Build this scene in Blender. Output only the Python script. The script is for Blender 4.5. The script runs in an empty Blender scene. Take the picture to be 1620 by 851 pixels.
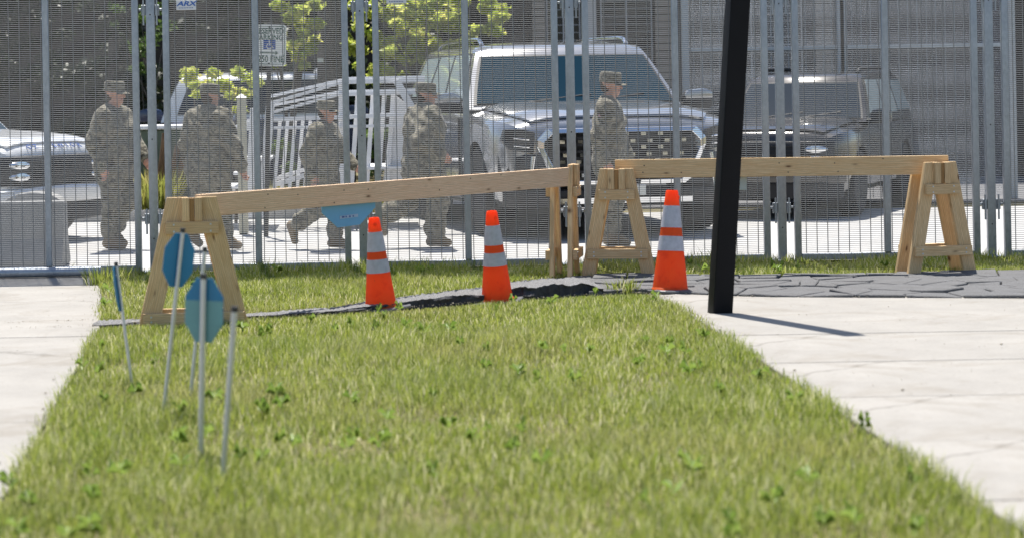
import bpy, bmesh, math, random
import numpy as np
from mathutils import Vector, Matrix

# ------------------------------------------------------------------ camera, light
SC = bpy.context.scene
COL = SC.collection
R = math.radians
FPX = 3500.0            # focal length in photo pixels (1620 wide)
HC = 1.69               # eye height
PX0, PY0 = 600.0, 144.0  # principal point
ROLL = R(1.0)

cam_d = bpy.data.cameras.new('camera')
cam = bpy.data.objects.new('camera', cam_d)
COL.objects.link(cam)
SC.camera = cam
cam_d.sensor_fit = 'HORIZONTAL'
cam_d.sensor_width = 36.0
cam_d.lens = FPX / 1620.0 * 36.0
cam_d.shift_x = (810.0 - PX0) / 1620.0
cam_d.shift_y = -(425.5 - PY0) / 1620.0
cam_d.clip_start = 0.1
cam_d.clip_end = 3000.0
cr, sr = math.cos(ROLL), math.sin(ROLL)
_right = Vector((cr, 0, -sr))
_up = Vector((sr, 0, cr))
_back = Vector((0, -1, 0))
cam.matrix_world = Matrix(((_right.x, _up.x, _back.x, 0), (_right.y, _up.y, _back.y, 0),
                           (_right.z, _up.z, _back.z, HC), (0, 0, 0, 1)))
cam_d.dof.use_dof = True
cam_d.dof.focus_distance = 21.6
cam_d.dof.aperture_fstop = 2.3

SUN_EL, SUN_AZ = R(69), math.atan2(-0.20, 0.98)      # direction to the sun: behind the fence, to the left
sun_dir = Vector((math.sin(SUN_AZ) * math.cos(SUN_EL), math.cos(SUN_AZ) * math.cos(SUN_EL), math.sin(SUN_EL)))
W = bpy.data.worlds.new('World')
SC.world = W
W.use_nodes = True
nt = W.node_tree
nt.nodes.clear()
_o = nt.nodes.new('ShaderNodeOutputWorld')
_b = nt.nodes.new('ShaderNodeBackground')
_s = nt.nodes.new('ShaderNodeTexSky')
_s.sky_type = 'NISHITA'
_s.sun_disc = False
_s.sun_elevation = SUN_EL
_s.sun_rotation = SUN_AZ
_b.inputs['Strength'].default_value = 0.095
nt.links.new(_s.outputs[0], _b.inputs[0])
nt.links.new(_b.outputs[0], _o.inputs[0])
sun_d = bpy.data.lights.new('sun', 'SUN')
sun_d.energy = 5.0
sun_d.angle = R(0.55)
sun_d.color = (1.0, 0.955, 0.88)
sun = bpy.data.objects.new('sun', sun_d)
COL.objects.link(sun)
sun.rotation_euler = sun_dir.to_track_quat('Z', 'Y').to_euler()
SC.view_settings.view_transform = 'Standard'
SC.view_settings.look = 'None'
SC.view_settings.exposure = 0.75
SC.view_settings.gamma = 1.0
SC.view_settings.use_curve_mapping = False
SC.render.engine = 'CYCLES'
SC.cycles.max_bounces = 8
SC.cycles.transparent_max_bounces = 12
SC.cycles.use_denoising = True
SC.cycles.caustics_reflective = False
SC.cycles.caustics_refractive = False
SC.cycles.sample_clamp_indirect = 6.0

rng = np.random.default_rng(7)
random.seed(7)

def ray(px, py):
    u, v = (px - PX0) / FPX, -(py - PY0) / FPX
    return Vector((u * cr + v * sr, 1.0, -u * sr + v * cr))

def at(px, py, d):
    r = ray(px, py)
    return Vector((r.x * d, d, HC + r.z * d))

def ground(px, py, z=0.0):
    r = ray(px, py)
    d = (z - HC) / r.z
    return Vector((r.x * d, d, z))

# ------------------------------------------------------------------ helpers
def props(o, label=None, cat=None, group=None, kind=None):
    if label: o['label'] = label
    if cat: o['category'] = cat
    if group: o['group'] = group
    if kind: o['kind'] = kind
    return o

def link(name, me, mat=None, parent=None, M=None):
    o = bpy.data.objects.new(name, me)
    COL.objects.link(o)
    if mat is not None:
        for m in (mat if isinstance(mat, (list, tuple)) else [mat]):
            me.materials.append(m)
    if parent is not None:
        o.parent = parent
    if M is not None:
        o.matrix_local = M
    return o

def empty(name, loc, rz=0.0, label=None, cat=None, group=None):
    o = bpy.data.objects.new(name, None)
    COL.objects.link(o)
    o.empty_display_size = 0.1
    o.location = loc
    o.rotation_euler = (0, 0, rz)
    return props(o, label, cat, group)

def smooth(me, ang=40):
    me.polygons.foreach_set('use_smooth', [True] * len(me.polygons))
    try:
        me.set_sharp_from_angle(angle=R(ang))
    except Exception:
        pass

class MB:
    """collects primitives into one mesh"""
    def __init__(s):
        s.v = []
        s.f = []
    def add(s, vs, fs):
        k = len(s.v)
        s.v += [tuple(p) for p in vs]
        s.f += [tuple(i + k for i in f) for f in fs]
        return s
    def box(s, a, b):
        x0, y0, z0 = a
        x1, y1, z1 = b
        return s.add([(x0, y0, z0), (x1, y0, z0), (x1, y1, z0), (x0, y1, z0), (x0, y0, z1), (x1, y0, z1), (x1, y1, z1), (x0, y1, z1)],
                     [(3, 2, 1, 0), (4, 5, 6, 7), (0, 1, 5, 4), (1, 2, 6, 5), (2, 3, 7, 6), (3, 0, 4, 7)])
    def tube(s, pts, rad, n=8, cap=True):
        pts = [Vector(p) for p in pts]
        rs = rad if isinstance(rad, (list, tuple)) else [rad] * len(pts)
        vs, fs = [], []
        prev = None
        for i, p in enumerate(pts):
            t = (pts[min(i + 1, len(pts) - 1)] - pts[max(i - 1, 0)]).normalized()
            if prev is None:
                a = t.orthogonal().normalized()
            else:
                a = (prev - t * prev.dot(t))
                a = a.normalized() if a.length > 1e-6 else t.orthogonal().normalized()
            prev = a
            b = t.cross(a)
            for j in range(n):
                q = 2 * math.pi * j / n
                vs.append(p + (a * math.cos(q) + b * math.sin(q)) * rs[i])
        for i in range(len(pts) - 1):
            for j in range(n):
                k = (j + 1) % n
                fs.append((i * n + j, i * n + k, (i + 1) * n + k, (i + 1) * n + j))
        if cap:
            fs.append(tuple(reversed(range(n))))
            fs.append(tuple(range((len(pts) - 1) * n, len(pts) * n)))
        return s.add(vs, fs)
    def lathe(s, prof, n=32, c=(0, 0, 0), sx=1.0, sy=1.0):
        vs, fs = [], []
        for r, z in prof:
            for j in range(n):
                q = 2 * math.pi * j / n
                vs.append((c[0] + r * sx * math.cos(q), c[1] + r * sy * math.sin(q), c[2] + z))
        for i in range(len(prof) - 1):
            for j in range(n):
                k = (j + 1) % n
                fs.append((i * n + j, i * n + k, (i + 1) * n + k, (i + 1) * n + j))
        fs.append(tuple(reversed(range(n))))
        fs.append(tuple(range((len(prof) - 1) * n, len(prof) * n)))
        return s.add(vs, fs)
    def prism(s, poly, a, b, axis='y'):
        """polygon (u, v) extruded along axis from a to b"""
        n = len(poly)
        def P(u, v, w):
            return {'y': (u, w, v), 'z': (u, v, w), 'x': (w, u, v)}[axis]
        vs = [P(u, v, a) for u, v in poly] + [P(u, v, b) for u, v in poly]
        fs = [tuple(range(n)), tuple(reversed(range(n, 2 * n)))]
        for i in range(n):
            k = (i + 1) % n
            fs.append((k, i, i + n, k + n))
        return s.add(vs, fs)
    def grid(s, P, closed_u=False):
        nu, nv = len(P), len(P[0])
        vs = [p for row in P for p in row]
        fs = []
        for i in range(nu - (0 if closed_u else 1)):
            for j in range(nv - 1):
                k = (i + 1) % nu
                fs.append((i * nv + j, k * nv + j, k * nv + j + 1, i * nv + j + 1))
        return s.add(vs, fs)
    def mesh(s, name='mesh', bevel=0.0, seg=1, sm=None, thick=0.0):
        me = bpy.data.meshes.new(name)
        me.from_pydata(s.v, [], s.f)
        bm = bmesh.new()
        bm.from_mesh(me)
        if thick:
            r = bmesh.ops.solidify(bm, geom=bm.faces[:], thickness=thick)
        bmesh.ops.recalc_face_normals(bm, faces=bm.faces[:])
        if bevel:
            es = [e for e in bm.edges if len(e.link_faces) == 2 and e.calc_face_angle(0) > 0.5]
            bmesh.ops.bevel(bm, geom=es, offset=bevel, segments=seg, affect='EDGES', profile=0.6)
        bm.to_mesh(me)
        bm.free()
        if sm:
            smooth(me, sm)
        return me
    def build(s, name, mat, parent=None, M=None, **k):
        return link(name, s.mesh(name, **k), mat, parent, M)

def raw_mesh(name, V, F):
    """fast mesh from numpy arrays: V (n,3), F (m,k)"""
    me = bpy.data.meshes.new(name)
    V = np.asarray(V, np.float32)
    F = np.asarray(F, np.int32)
    me.vertices.add(len(V))
    me.vertices.foreach_set('co', V.ravel())
    m, k = F.shape
    me.loops.add(m * k)
    me.loops.foreach_set('vertex_index', F.ravel())
    me.polygons.add(m)
    me.polygons.foreach_set('loop_start', np.arange(0, m * k, k, dtype=np.int32))
    me.polygons.foreach_set('loop_total', np.full(m, k, np.int32))
    me.update(calc_edges=True)
    me.validate()
    return me

# ------------------------------------------------------------------ materials
class NT:
    def __init__(s, name):
        s.m = bpy.data.materials.new(name)
        s.m.use_nodes = True
        s.t = s.m.node_tree
        s.b = s.t.nodes['Principled BSDF']
        s.out = s.t.nodes['Material Output']
    def n(s, typ, **kw):
        nd = s.t.nodes.new(typ)
        for k, v in kw.items():
            if k[0] == '_':
                setattr(nd, k[1:], v)
            else:
                nd.inputs[k.replace('__', ' ')].default_value = v
        return nd
    def l(s, a, b):
        s.t.links.new(a, b)
    def coord(s, scale=(1, 1, 1), kind='Object', rand=False):
        tc = s.n('ShaderNodeTexCoord')
        mp = s.n('ShaderNodeMapping')
        mp.inputs['Scale'].default_value = scale
        s.l(tc.outputs[kind], mp.inputs['Vector'])
        if rand:
            oi = s.n('ShaderNodeObjectInfo')
            mu = s.n('ShaderNodeVectorMath', _operation='SCALE')
            mu.inputs[0].default_value = (37.0, 53.0, 71.0)
            s.l(oi.outputs['Random'], mu.inputs['Scale'])
            s.l(mu.outputs[0], mp.inputs['Location'])
        return mp.outputs[0]
    def noise(s, vec, scale, detail=4, rough=0.55, dist=0.0):
        nd = s.n('ShaderNodeTexNoise', Scale=scale, Detail=detail, Roughness=rough, Distortion=dist)
        s.l(vec, nd.inputs['Vector'])
        return nd.outputs['Fac']
    def ramp(s, fac, stops, interp='LINEAR'):
        nd = s.n('ShaderNodeValToRGB')
        cr_ = nd.color_ramp
        cr_.interpolation = interp
        while len(cr_.elements) < len(stops):
            cr_.elements.new(0.5)
        for e, (p, c) in zip(cr_.elements, stops):
            e.position = p
            e.color = (*c, 1) if len(c) == 3 else c
        s.l(fac, nd.inputs[0])
        return nd.outputs[0]
    def mix(s, fac, a, b, mode='MIX'):
        nd = s.n('ShaderNodeMix', _data_type='RGBA', _blend_type=mode)
        for sock, val in ((nd.inputs[0], fac), (nd.inputs[6], a), (nd.inputs[7], b)):
            if hasattr(val, 'links'):
                s.l(val, sock)
            else:
                sock.default_value = val if not isinstance(val, tuple) else (*val, 1)[:4]
        return nd.outputs[2]
    def bump(s, h, strength=0.3, dist=0.01):
        nd = s.n('ShaderNodeBump', Strength=strength, Distance=dist)
        s.l(h, nd.inputs['Height'])
        s.l(nd.outputs[0], s.b.inputs['Normal'])
    def set(s, **kw):
        for k, v in kw.items():
            k = k.replace('__', ' ')
            s.b.inputs[k].default_value = (*v, 1) if isinstance(v, tuple) and len(v) == 3 else v
        return s

def plain(name, col, rough=0.6, metal=0.0, var=0.12, scale=8.0, coat=0.0, bump=0.0, spec=0.5):
    t = NT(name)
    v = t.coord(rand=True)
    f = t.noise(v, scale, 6, 0.6)
    lo = tuple(c * (1 - var) for c in col)
    hi = tuple(min(1, c * (1 + var)) for c in col)
    t.l(t.ramp(f, [(0.3, lo), (0.7, hi)]), t.b.inputs['Base Color'])
    t.set(Roughness=rough, Metallic=metal)
    t.b.inputs['Coat Weight'].default_value = coat
    t.b.inputs['Coat Roughness'].default_value = 0.04
    t.b.inputs['Specular IOR Level'].default_value = spec
    if bump:
        t.bump(t.noise(v, scale * 6, 4), bump, 0.01)
    return t.m

def m_galv():
    t = NT('galvanised_steel')
    v = t.coord((1, 1, 0.6), rand=True)
    f = t.noise(v, 35, 5, 0.7)
    g = t.noise(v, 5, 4)
    c = t.ramp(f, [(0.25, (0.26, 0.29, 0.33)), (0.55, (0.41, 0.44, 0.48)), (0.8, (0.56, 0.59, 0.62))])
    c = t.mix(0.35, c, t.ramp(g, [(0.3, (0.20, 0.22, 0.26)), (0.7, (0.42, 0.45, 0.48))]))
    t.l(c, t.b.inputs['Base Color'])
    t.l(t.ramp(f, [(0.2, (0.3,) * 3), (0.9, (0.55,) * 3)]), t.b.inputs['Roughness'])
    t.set(Metallic=0.55)
    t.bump(f, 0.08, 0.002)
    return t.m

def m_wire():
    t = NT('wire_zinc')
    t.set(Base__Color=(0.245, 0.25, 0.255), Roughness=0.55, Metallic=0.2)
    return t.m

def m_wood(name, base, dark, knots=True):
    t = NT(name)
    v = t.coord((1.2, 9, 9), rand=True)
    v1 = t.coord((1, 1, 1), rand=True)
    w = t.n('ShaderNodeTexWave', _wave_type='BANDS', _bands_direction='Z', Scale=2.6, Distortion=7.0, Detail=3.0)
    w.inputs['Detail Scale'].default_value = 1.2
    t.l(v, w.inputs['Vector'])
    f = t.noise(v, 6, 5, 0.6)
    c = t.ramp(w.outputs['Fac'], [(0.0, tuple(b * 0.68 for b in base)), (0.6, base), (1.0, tuple(min(1, b * 1.08) for b in base))])
    c = t.mix(t.ramp(f, [(0.35, (0, 0, 0)), (0.72, (0.75,) * 3)]), c, dark)
    if knots:
        mp = t.coord((3.0, 3.0, 9.0), rand=True)
        vo = t.n('ShaderNodeTexVoronoi', Scale=1.35)
        t.l(mp, vo.inputs['Vector'])
        k = t.ramp(vo.outputs['Distance'], [(0.055, (1,) * 3), (0.12, (0.25,) * 3), (0.2, (0, 0, 0))])
        c = t.mix(k, c, (0.16, 0.075, 0.03))
    oi = t.n('ShaderNodeObjectInfo')
    hs = t.n('ShaderNodeHueSaturation')
    mr = t.n('ShaderNodeMapRange')
    mr.inputs['To Min'].default_value = 0.85
    mr.inputs['To Max'].default_value = 1.12
    t.l(oi.outputs['Random'], mr.inputs['Value'])
    t.l(mr.outputs[0], hs.inputs['Value'])
    t.l(c, hs.inputs['Color'])
    t.l(hs.outputs[0], t.b.inputs['Base Color'])
    t.set(Roughness=0.7)
    t.bump(f, 0.12, 0.004)
    return t.m

def m_leaf(name, a, b, trans=0.45, dry=None, patch=None):
    t = NT(name)
    geo = t.n('ShaderNodeNewGeometry')
    v = t.coord((1, 1, 1), 'Object')
    stops = [(0.0, a), (0.75, b)] + ([(0.9, dry), (1.0, dry)] if dry else [(1.0, b)])
    c = t.ramp(geo.outputs['Random Per Island'], stops)
    f = t.noise(v, 1.1, 2)
    c = t.mix(t.ramp(f, [(0.35, (0, 0, 0)), (0.7, (0.55,) * 3)]), c, a)
    if patch:
        f2 = t.noise(v, 0.55, 5, 0.65)
        c = t.mix(t.ramp(f2, [(0.50, (0, 0, 0)), (0.70, (0.42,) * 3)]), c, patch)
    t.l(c, t.b.inputs['Base Color'])
    t.set(Roughness=0.45)
    t.b.inputs['Specular IOR Level'].default_value = 0.35
    tr = t.n('ShaderNodeBsdfTranslucent')
    t.l(c, tr.inputs['Color'])
    mx = t.n('ShaderNodeMixShader', Fac=trans)
    t.l(t.b.outputs[0], mx.inputs[1])
    t.l(tr.outputs[0], mx.inputs[2])
    t.l(mx.outputs[0], t.out.inputs[0])
    return t.m

def m_camo():
    t = NT('camouflage_cloth')
    v = t.coord((1, 1, 1.5), rand=True)
    f = t.noise(v, 10, 3, 0.55, 0.7)
    g = t.noise(v, 19, 2, 0.5, 0.3)
    c = t.ramp(f, [(0.0, (0.055, 0.049, 0.036)), (0.40, (0.135, 0.123, 0.09)), (0.50, (0.21, 0.19, 0.145)), (0.60, (0.085, 0.085, 0.06))], 'CONSTANT')
    k = t.ramp(g, [(0.0, (1,) * 3), (0.36, (0,) * 3), (0.64, (0.6,) * 3)], 'CONSTANT')
    c = t.mix(k, c, (0.29, 0.265, 0.205))
    t.l(c, t.b.inputs['Base Color'])
    t.set(Roughness=0.9)
    t.b.inputs['Specular IOR Level'].default_value = 0.2
    t.b.inputs['Sheen Weight'].default_value = 0.15
    t.bump(t.noise(v, 28, 3), 0.35, 0.012)
    return t.m

def m_concrete(name, col, scale=3.0, stain=0.25, bump=0.25, joints=0.0):
    t = NT(name)
    v = t.coord(kind='Object')
    f = t.noise(v, scale, 8, 0.65)
    g = t.noise(v, scale * 22, 4, 0.7)
    h = t.noise(v, scale * 0.22, 3)
    lo = tuple(c * (1 - stain) for c in col)
    c = t.ramp(f, [(0.25, lo), (0.65, col)])
    c = t.mix(0.3, c, t.ramp(g, [(0.3, tuple(x * 0.7 for x in col)), (0.7, tuple(min(1, x * 1.15) for x in col))]))
    c = t.mix(t.ramp(h, [(0.35, (0.35,) * 3), (0.6, (0,) * 3)]), c, lo)
    if joints:
        wv = t.n('ShaderNodeTexVoronoi', _feature='DISTANCE_TO_EDGE', Scale=0.22)
        wm = t.n('ShaderNodeVectorMath', _operation='ADD')
        ns = t.n('ShaderNodeTexNoise', Scale=3.0, Detail=6.0)
        t.l(v, ns.inputs['Vector'])
        sc_ = t.n('ShaderNodeVectorMath', _operation='SCALE', Scale=0.35)
        t.l(ns.outputs['Color'], sc_.inputs[0])
        t.l(v, wm.inputs[0])
        t.l(sc_.outputs[0], wm.inputs[1])
        t.l(wm.outputs[0], wv.inputs['Vector'])
        c = t.mix(t.ramp(wv.outputs['Distance'], [(0.0, (0.55,) * 3), (0.0025, (0.3,) * 3), (0.0045, (0,) * 3)]), c, (0.10, 0.09, 0.075))
        st = t.noise(v, 0.9, 6, 0.7, 1.2)
        c = t.mix(t.ramp(st, [(0.52, (0,) * 3), (0.66, (0.45,) * 3)]), c, (0.19, 0.165, 0.13))
        sp = t.noise(v, 14, 3, 0.6)
        c = t.mix(t.ramp(sp, [(0.66, (0,) * 3), (0.72, (0.55,) * 3)]), c, (0.15, 0.135, 0.11))
    t.l(c, t.b.inputs['Base Color'])
    t.set(Roughness=0.88)
    t.bump(g, bump, 0.006)
    return t.m

def m_asphalt(name='asphalt_worn', f_=1.0):
    t = NT(name)
    v = t.coord()
    g = t.noise(v, 120, 3, 0.7)
    f = t.noise(v, 4, 5)
    c = t.ramp(g, [(0.32, (0.03, 0.031, 0.034)), (0.5, (0.13, 0.13, 0.135)), (0.66, (0.42 * f_, 0.42 * f_, 0.42 * f_))])
    c = t.mix(t.ramp(f, [(0.4, (0,) * 3), (0.7, (0.5,) * 3)]), c, (0.16 * f_, 0.155 * f_, 0.15 * f_))
    t.l(c, t.b.inputs['Base Color'])
    t.set(Roughness=0.85)
    t.bump(g, 0.8, 0.012)
    return t.m

def m_glass(name, col=(0.02, 0.03, 0.04), spec=0.4):
    t = NT(name)
    t.set(Base__Color=col, Roughness=0.03)
    t.b.inputs['Specular IOR Level'].default_value = spec
    t.b.inputs['Coat Weight'].default_value = 0.0
    t.b.inputs['Coat Roughness'].default_value = 0.02
    return t.m

def m_paint(name, col, metal=0.0, rough=0.3):
    t = NT(name)
    v = t.coord()
    f = t.noise(v, 300, 2)
    g = t.noise(v, 2.5, 4)
    c = t.mix(t.ramp(f, [(0.3, (0,) * 3), (0.7, (0.12,) * 3)]), col, tuple(x * 0.7 for x in col))
    c = t.mix(t.ramp(g, [(0.45, (0,) * 3), (0.8, (0.25,) * 3)]), c, (0.30, 0.28, 0.25))
    t.l(c, t.b.inputs['Base Color'])
    t.set(Metallic=metal, Roughness=rough)
    t.b.inputs['Coat Weight'].default_value = 0.8
    t.b.inputs['Coat Roughness'].default_value = 0.05
    return t.m

def m_bark(name, a, b):
    t = NT(name)
    v = t.coord((6, 6, 1.2))
    f = t.noise(v, 4, 6, 0.7)
    t.l(t.ramp(f, [(0.3, a), (0.7, b)]), t.b.inputs['Base Color'])
    t.set(Roughness=0.95)
    t.bump(f, 0.9, 0.03)
    return t.m

def m_skin():
    t = NT('skin')
    v = t.coord()
    t.l(t.ramp(t.noise(v, 30, 3), [(0.3, (0.46, 0.23, 0.16)), (0.7, (0.60, 0.33, 0.24))]), t.b.inputs['Base Color'])
    t.set(Roughness=0.5)
    t.b.inputs['Subsurface Weight'].default_value = 0.08
    t.b.inputs['Subsurface Radius'].default_value = (0.02, 0.008, 0.004)
    return t.m

def m_cone():
    t = NT('cone_orange_plastic')
    v = t.coord()
    f = t.noise(v, 9, 5)
    c = t.ramp(f, [(0.28, (0.88, 0.12, 0.025)), (0.45, (1.0, 0.17, 0.03)), (0.7, (1.0, 0.20, 0.035))])
    sc_ = t.noise(t.coord((1, 1, 0.35), rand=True), 34, 4, 0.7)
    c = t.mix(t.ramp(sc_, [(0.62, (0,) * 3), (0.74, (0.45,) * 3)]), c, (0.36, 0.10, 0.05))
    t.l(c, t.b.inputs['Base Color'])
    t.set(Roughness=0.45)
    tr = t.n('ShaderNodeBsdfTranslucent')
    t.l(c, tr.inputs['Color'])
    mx = t.n('ShaderNodeMixShader', Fac=0.62)
    t.l(t.b.outputs[0], mx.inputs[1])
    t.l(tr.outputs[0], mx.inputs[2])
    t.l(mx.outputs[0], t.out.inputs[0])
    return t.m

MT = dict(
    galv=m_galv(), wire=m_wire(),
    wood=m_wood('pine_lumber', (0.74, 0.53, 0.29), (0.56, 0.34, 0.15)),
    wood_pink=m_wood('pine_beam', (0.76, 0.55, 0.36), (0.60, 0.39, 0.23)),
    wood_dark=m_wood('treated_lumber', (0.42, 0.24, 0.09), (0.28, 0.15, 0.05), False),
    grass=m_leaf('grass_blades', (0.18, 0.25, 0.03), (0.42, 0.45, 0.10), 0.48, (0.74, 0.69, 0.46), (0.50, 0.43, 0.20)),
    sideglass_sky=m_glass('side_glass_sky_colour', (0.34, 0.41, 0.43), 0.8),  # pale base colour stands in for bright sky reflected in the windows
    strip=plain('pale_blue_strip', (0.36, 0.50, 0.66), 0.5),
    grit=plain('grit', (0.36, 0.32, 0.25), 0.9, var=0.5, scale=60),
    yleaf=m_leaf('yellow_green_leaves', (0.32, 0.42, 0.06), (0.76, 0.78, 0.20), 0.60, (0.90, 0.82, 0.28)),
    weed=m_leaf('weed_leaves', (0.15, 0.24, 0.04), (0.30, 0.40, 0.09), 0.4),
    gleaf=m_leaf('green_leaves', (0.05, 0.10, 0.02), (0.13, 0.20, 0.04), 0.4),
    dleaf=m_leaf('dark_evergreen_leaves', (0.012, 0.022, 0.010), (0.035, 0.055, 0.02), 0.2),
    straw=m_leaf('tall_grass', (0.22, 0.26, 0.05), (0.45, 0.42, 0.12), 0.45, (0.55, 0.45, 0.22)),
    camo=m_camo(), skin=m_skin(),
    boot=plain('tan_boot_leather', (0.20, 0.15, 0.095), 0.8, var=0.2, scale=20),
    hair=plain('short_dark_hair', (0.05, 0.033, 0.022), 0.8),
    eye=plain('eye_dark', (0.03, 0.025, 0.02), 0.2),
    lip=plain('lip', (0.36, 0.14, 0.11), 0.5),
    patch=plain('pink_flag_patch', (0.50, 0.30, 0.30), 0.85, var=0.25, scale=40),
    road=m_concrete('road_concrete', (0.44, 0.435, 0.425), 1.2, 0.25, 0.2),
    walk=m_concrete('sidewalk_concrete', (0.33, 0.312, 0.285), 1.6, 0.34, 0.3, 1.0),
    barrier=m_concrete('barrier_concrete', (0.33, 0.33, 0.325), 4.0, 0.35, 0.35),
    kerb=m_concrete('kerb_concrete', (0.45, 0.44, 0.42), 3.0, 0.25, 0.3),
    asphalt=m_asphalt(),
    fresh=plain('fresh_black_asphalt', (0.045, 0.046, 0.054), 0.8, var=0.4, scale=25, bump=0.8),
    asphalt2=m_asphalt('asphalt_dark', 0.55),
    lot=m_concrete('parking_asphalt', (0.16, 0.16, 0.165), 2.0, 0.25, 0.4),
    soil=plain('lawn_soil', (0.14, 0.12, 0.055), 0.95, var=0.35, scale=12, bump=0.6),
    mulch=plain('planting_bed_mulch', (0.09, 0.06, 0.035), 0.95, var=0.4, scale=15, bump=0.9),
    cone=m_cone(),
    reflect=plain('reflective_collar', (0.46, 0.46, 0.52), 0.35, 0.0, 0.14, 22),
    conebase=plain('cone_base_rubber_glare', (0.16, 0.16, 0.165), 0.3, var=0.25),  # black rubber, greyed so the colour carries the sun glare on top
    rubber=plain('black_rubber', (0.03, 0.03, 0.032), 0.45, var=0.3),
    black=plain('black_powder_coat', (0.004, 0.004, 0.006), 0.55, var=0.2, spec=0.2),
    silver=m_paint('silver_paint', (0.42, 0.43, 0.45), 0.6, 0.15),
    whitep=m_paint('white_paint_car', (0.78, 0.79, 0.80), 0.0, 0.3),
    blackp=m_paint('black_paint_car', (0.012, 0.012, 0.014), 0.0, 0.2),
    bluep=m_paint('navy_paint_car', (0.012, 0.022, 0.07), 0.0, 0.25),
    chrome=plain('chrome', (0.80, 0.81, 0.83), 0.08, 1.0, 0.03),
    trim=plain('black_plastic_trim', (0.018, 0.018, 0.02), 0.55, var=0.2),
    tyre=plain('tyre_rubber', (0.022, 0.022, 0.023), 0.8, var=0.25, scale=20),
    rim=plain('alloy_rim', (0.35, 0.36, 0.38), 0.3, 0.9, 0.06),
    glass=m_glass('car_glass'),
    blueglass=m_glass('tinted_windscreen', (0.010, 0.034, 0.055), 0.09),
    lamp=m_glass('headlamp_lens', (0.035, 0.037, 0.042)),
    gunmetal=plain('post_grey_and_nose_shade', (0.045, 0.046, 0.05), 0.35, 0.3, 0.1),  # grey of the sign post; also puts shade into the SUV nose
    signwhite=plain('sign_white', (0.78, 0.79, 0.74), 0.5, 0.0, 0.05),
    signgreen=plain('sign_green_ink', (0.02, 0.09, 0.06), 0.5),
    signblue=plain('sign_blue_ink', (0.03, 0.09, 0.32), 0.5),
    tagblue=plain('tag_blue_ink', (0.05, 0.15, 0.48), 0.4),
    tagwhite=plain('tag_white', (0.72, 0.74, 0.78), 0.4, 0, 0.04),
    yardblue=plain('yard_sign_blue', (0.014, 0.20, 0.40), 0.35, 0.0, 0.10, 5),
    yardlit=plain('yard_sign_lit_teal', (0.16, 0.36, 0.38), 0.4, 0.0, 0.10, 5),  # teal lightened to carry the light on the sign's lower half
    skyblue=plain('light_blue_sheet', (0.13, 0.40, 0.64), 0.4, 0.0, 0.05, 4),
    alu=plain('aluminium_tube', (0.55, 0.57, 0.60), 0.35, 0.7, 0.08),
    whitewood=plain('white_painted_wood', (0.80, 0.80, 0.81), 0.55, 0.0, 0.05, 6),
    tanpost=plain('tan_painted_post', (0.55, 0.52, 0.40), 0.7, 0.0, 0.10, 8),
    greyplate=plain('grey_green_plate', (0.42, 0.46, 0.42), 0.6, 0.0, 0.06, 8),
    siding=plain('dark_brown_siding', (0.045, 0.036, 0.03), 0.8, 0.0, 0.3, 4, bump=0.3),
    stone=m_concrete('tan_stone_block', (0.36, 0.31, 0.26), 7.0, 0.3, 0.4),
    pale=plain('pale_trim_board', (0.55, 0.53, 0.52), 0.6, 0.0, 0.06, 6),
    winglass=m_glass('house_window_glass', (0.012, 0.014, 0.018)),
    logs=m_bark('brown_log_bark', (0.07, 0.04, 0.02), (0.24, 0.14, 0.07)),
    bark=m_bark('tree_bark', (0.05, 0.045, 0.038), (0.16, 0.14, 0.12)),
    olive=plain('olive_plastic', (0.10, 0.13, 0.09), 0.6),
    roof=plain('roof_shingle', (0.06, 0.055, 0.05), 0.9, var=0.3, scale=30, bump=0.4),
)

# ------------------------------------------------------------------ ground and paving
def sheet(name, pts, z, mat, t=0.0, kind='structure', sub=0):
    """flat sheet (t = 0) or slab with its top at z and thickness t, outline pts (x, y)"""
    cx = sum(p[0] for p in pts) / len(pts)
    cy = sum(p[1] for p in pts) / len(pts)
    mb = MB()
    loc = [(p[0] - cx, p[1] - cy) for p in pts]
    if t:
        mb.prism(loc, -t, 0.0, 'z')
        o = mb.build(name, mat, M=Matrix.Translation((cx, cy, z)), bevel=0.008)
    else:
        mb.add([(x, y, 0) for x, y in loc], [tuple(range(len(loc)))])
        o = mb.build(name, mat, M=Matrix.Translation((cx, cy, z)))
        if o.data.polygons[0].normal.z < 0:
            o.data.flip_normals()
    if kind:
        o['kind'] = kind
    return o

def gxy(px, py):
    g = ground(px, py)
    return (g.x, g.y)

YF = 21.12                # fence line
sheet('ground', [(-1500, -60), (1500, -60), (1500, 2500), (-1500, 2500)], -0.03, MT['soil'])
sheet('road', [(-30, YF + 0.06), (30, YF + 0.06), (30, 29.7), (-30, 29.7)], -0.004, MT['road'])
sheet('parking_lot', [(-30, 30.9), (30, 30.9), (30, 39.0), (-30, 39.0)], -0.004, MT['lot'])
sheet('planting_bed', [(-30, 29.85), (2.2, 29.85), (2.2, 30.9), (-30, 30.9)], 0.05, MT['mulch'])
sheet('kerb', [(-30, 29.7), (2.4, 29.7), (2.4, 29.85), (-30, 29.85)], 0.14, MT['kerb'], 0.2)
# faint joint lines of the road slabs are real gaps
drive_edge = [(gxy(160, 446)[0], YF - 0.12), gxy(161, 450), gxy(158, 516), (gxy(158, 516)[0] + 0.55, 8.0), (gxy(158, 516)[0] + 0.9, 4.0)]
drive = [(-14, 4.0), (-14, YF - 0.12)] + drive_edge
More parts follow.
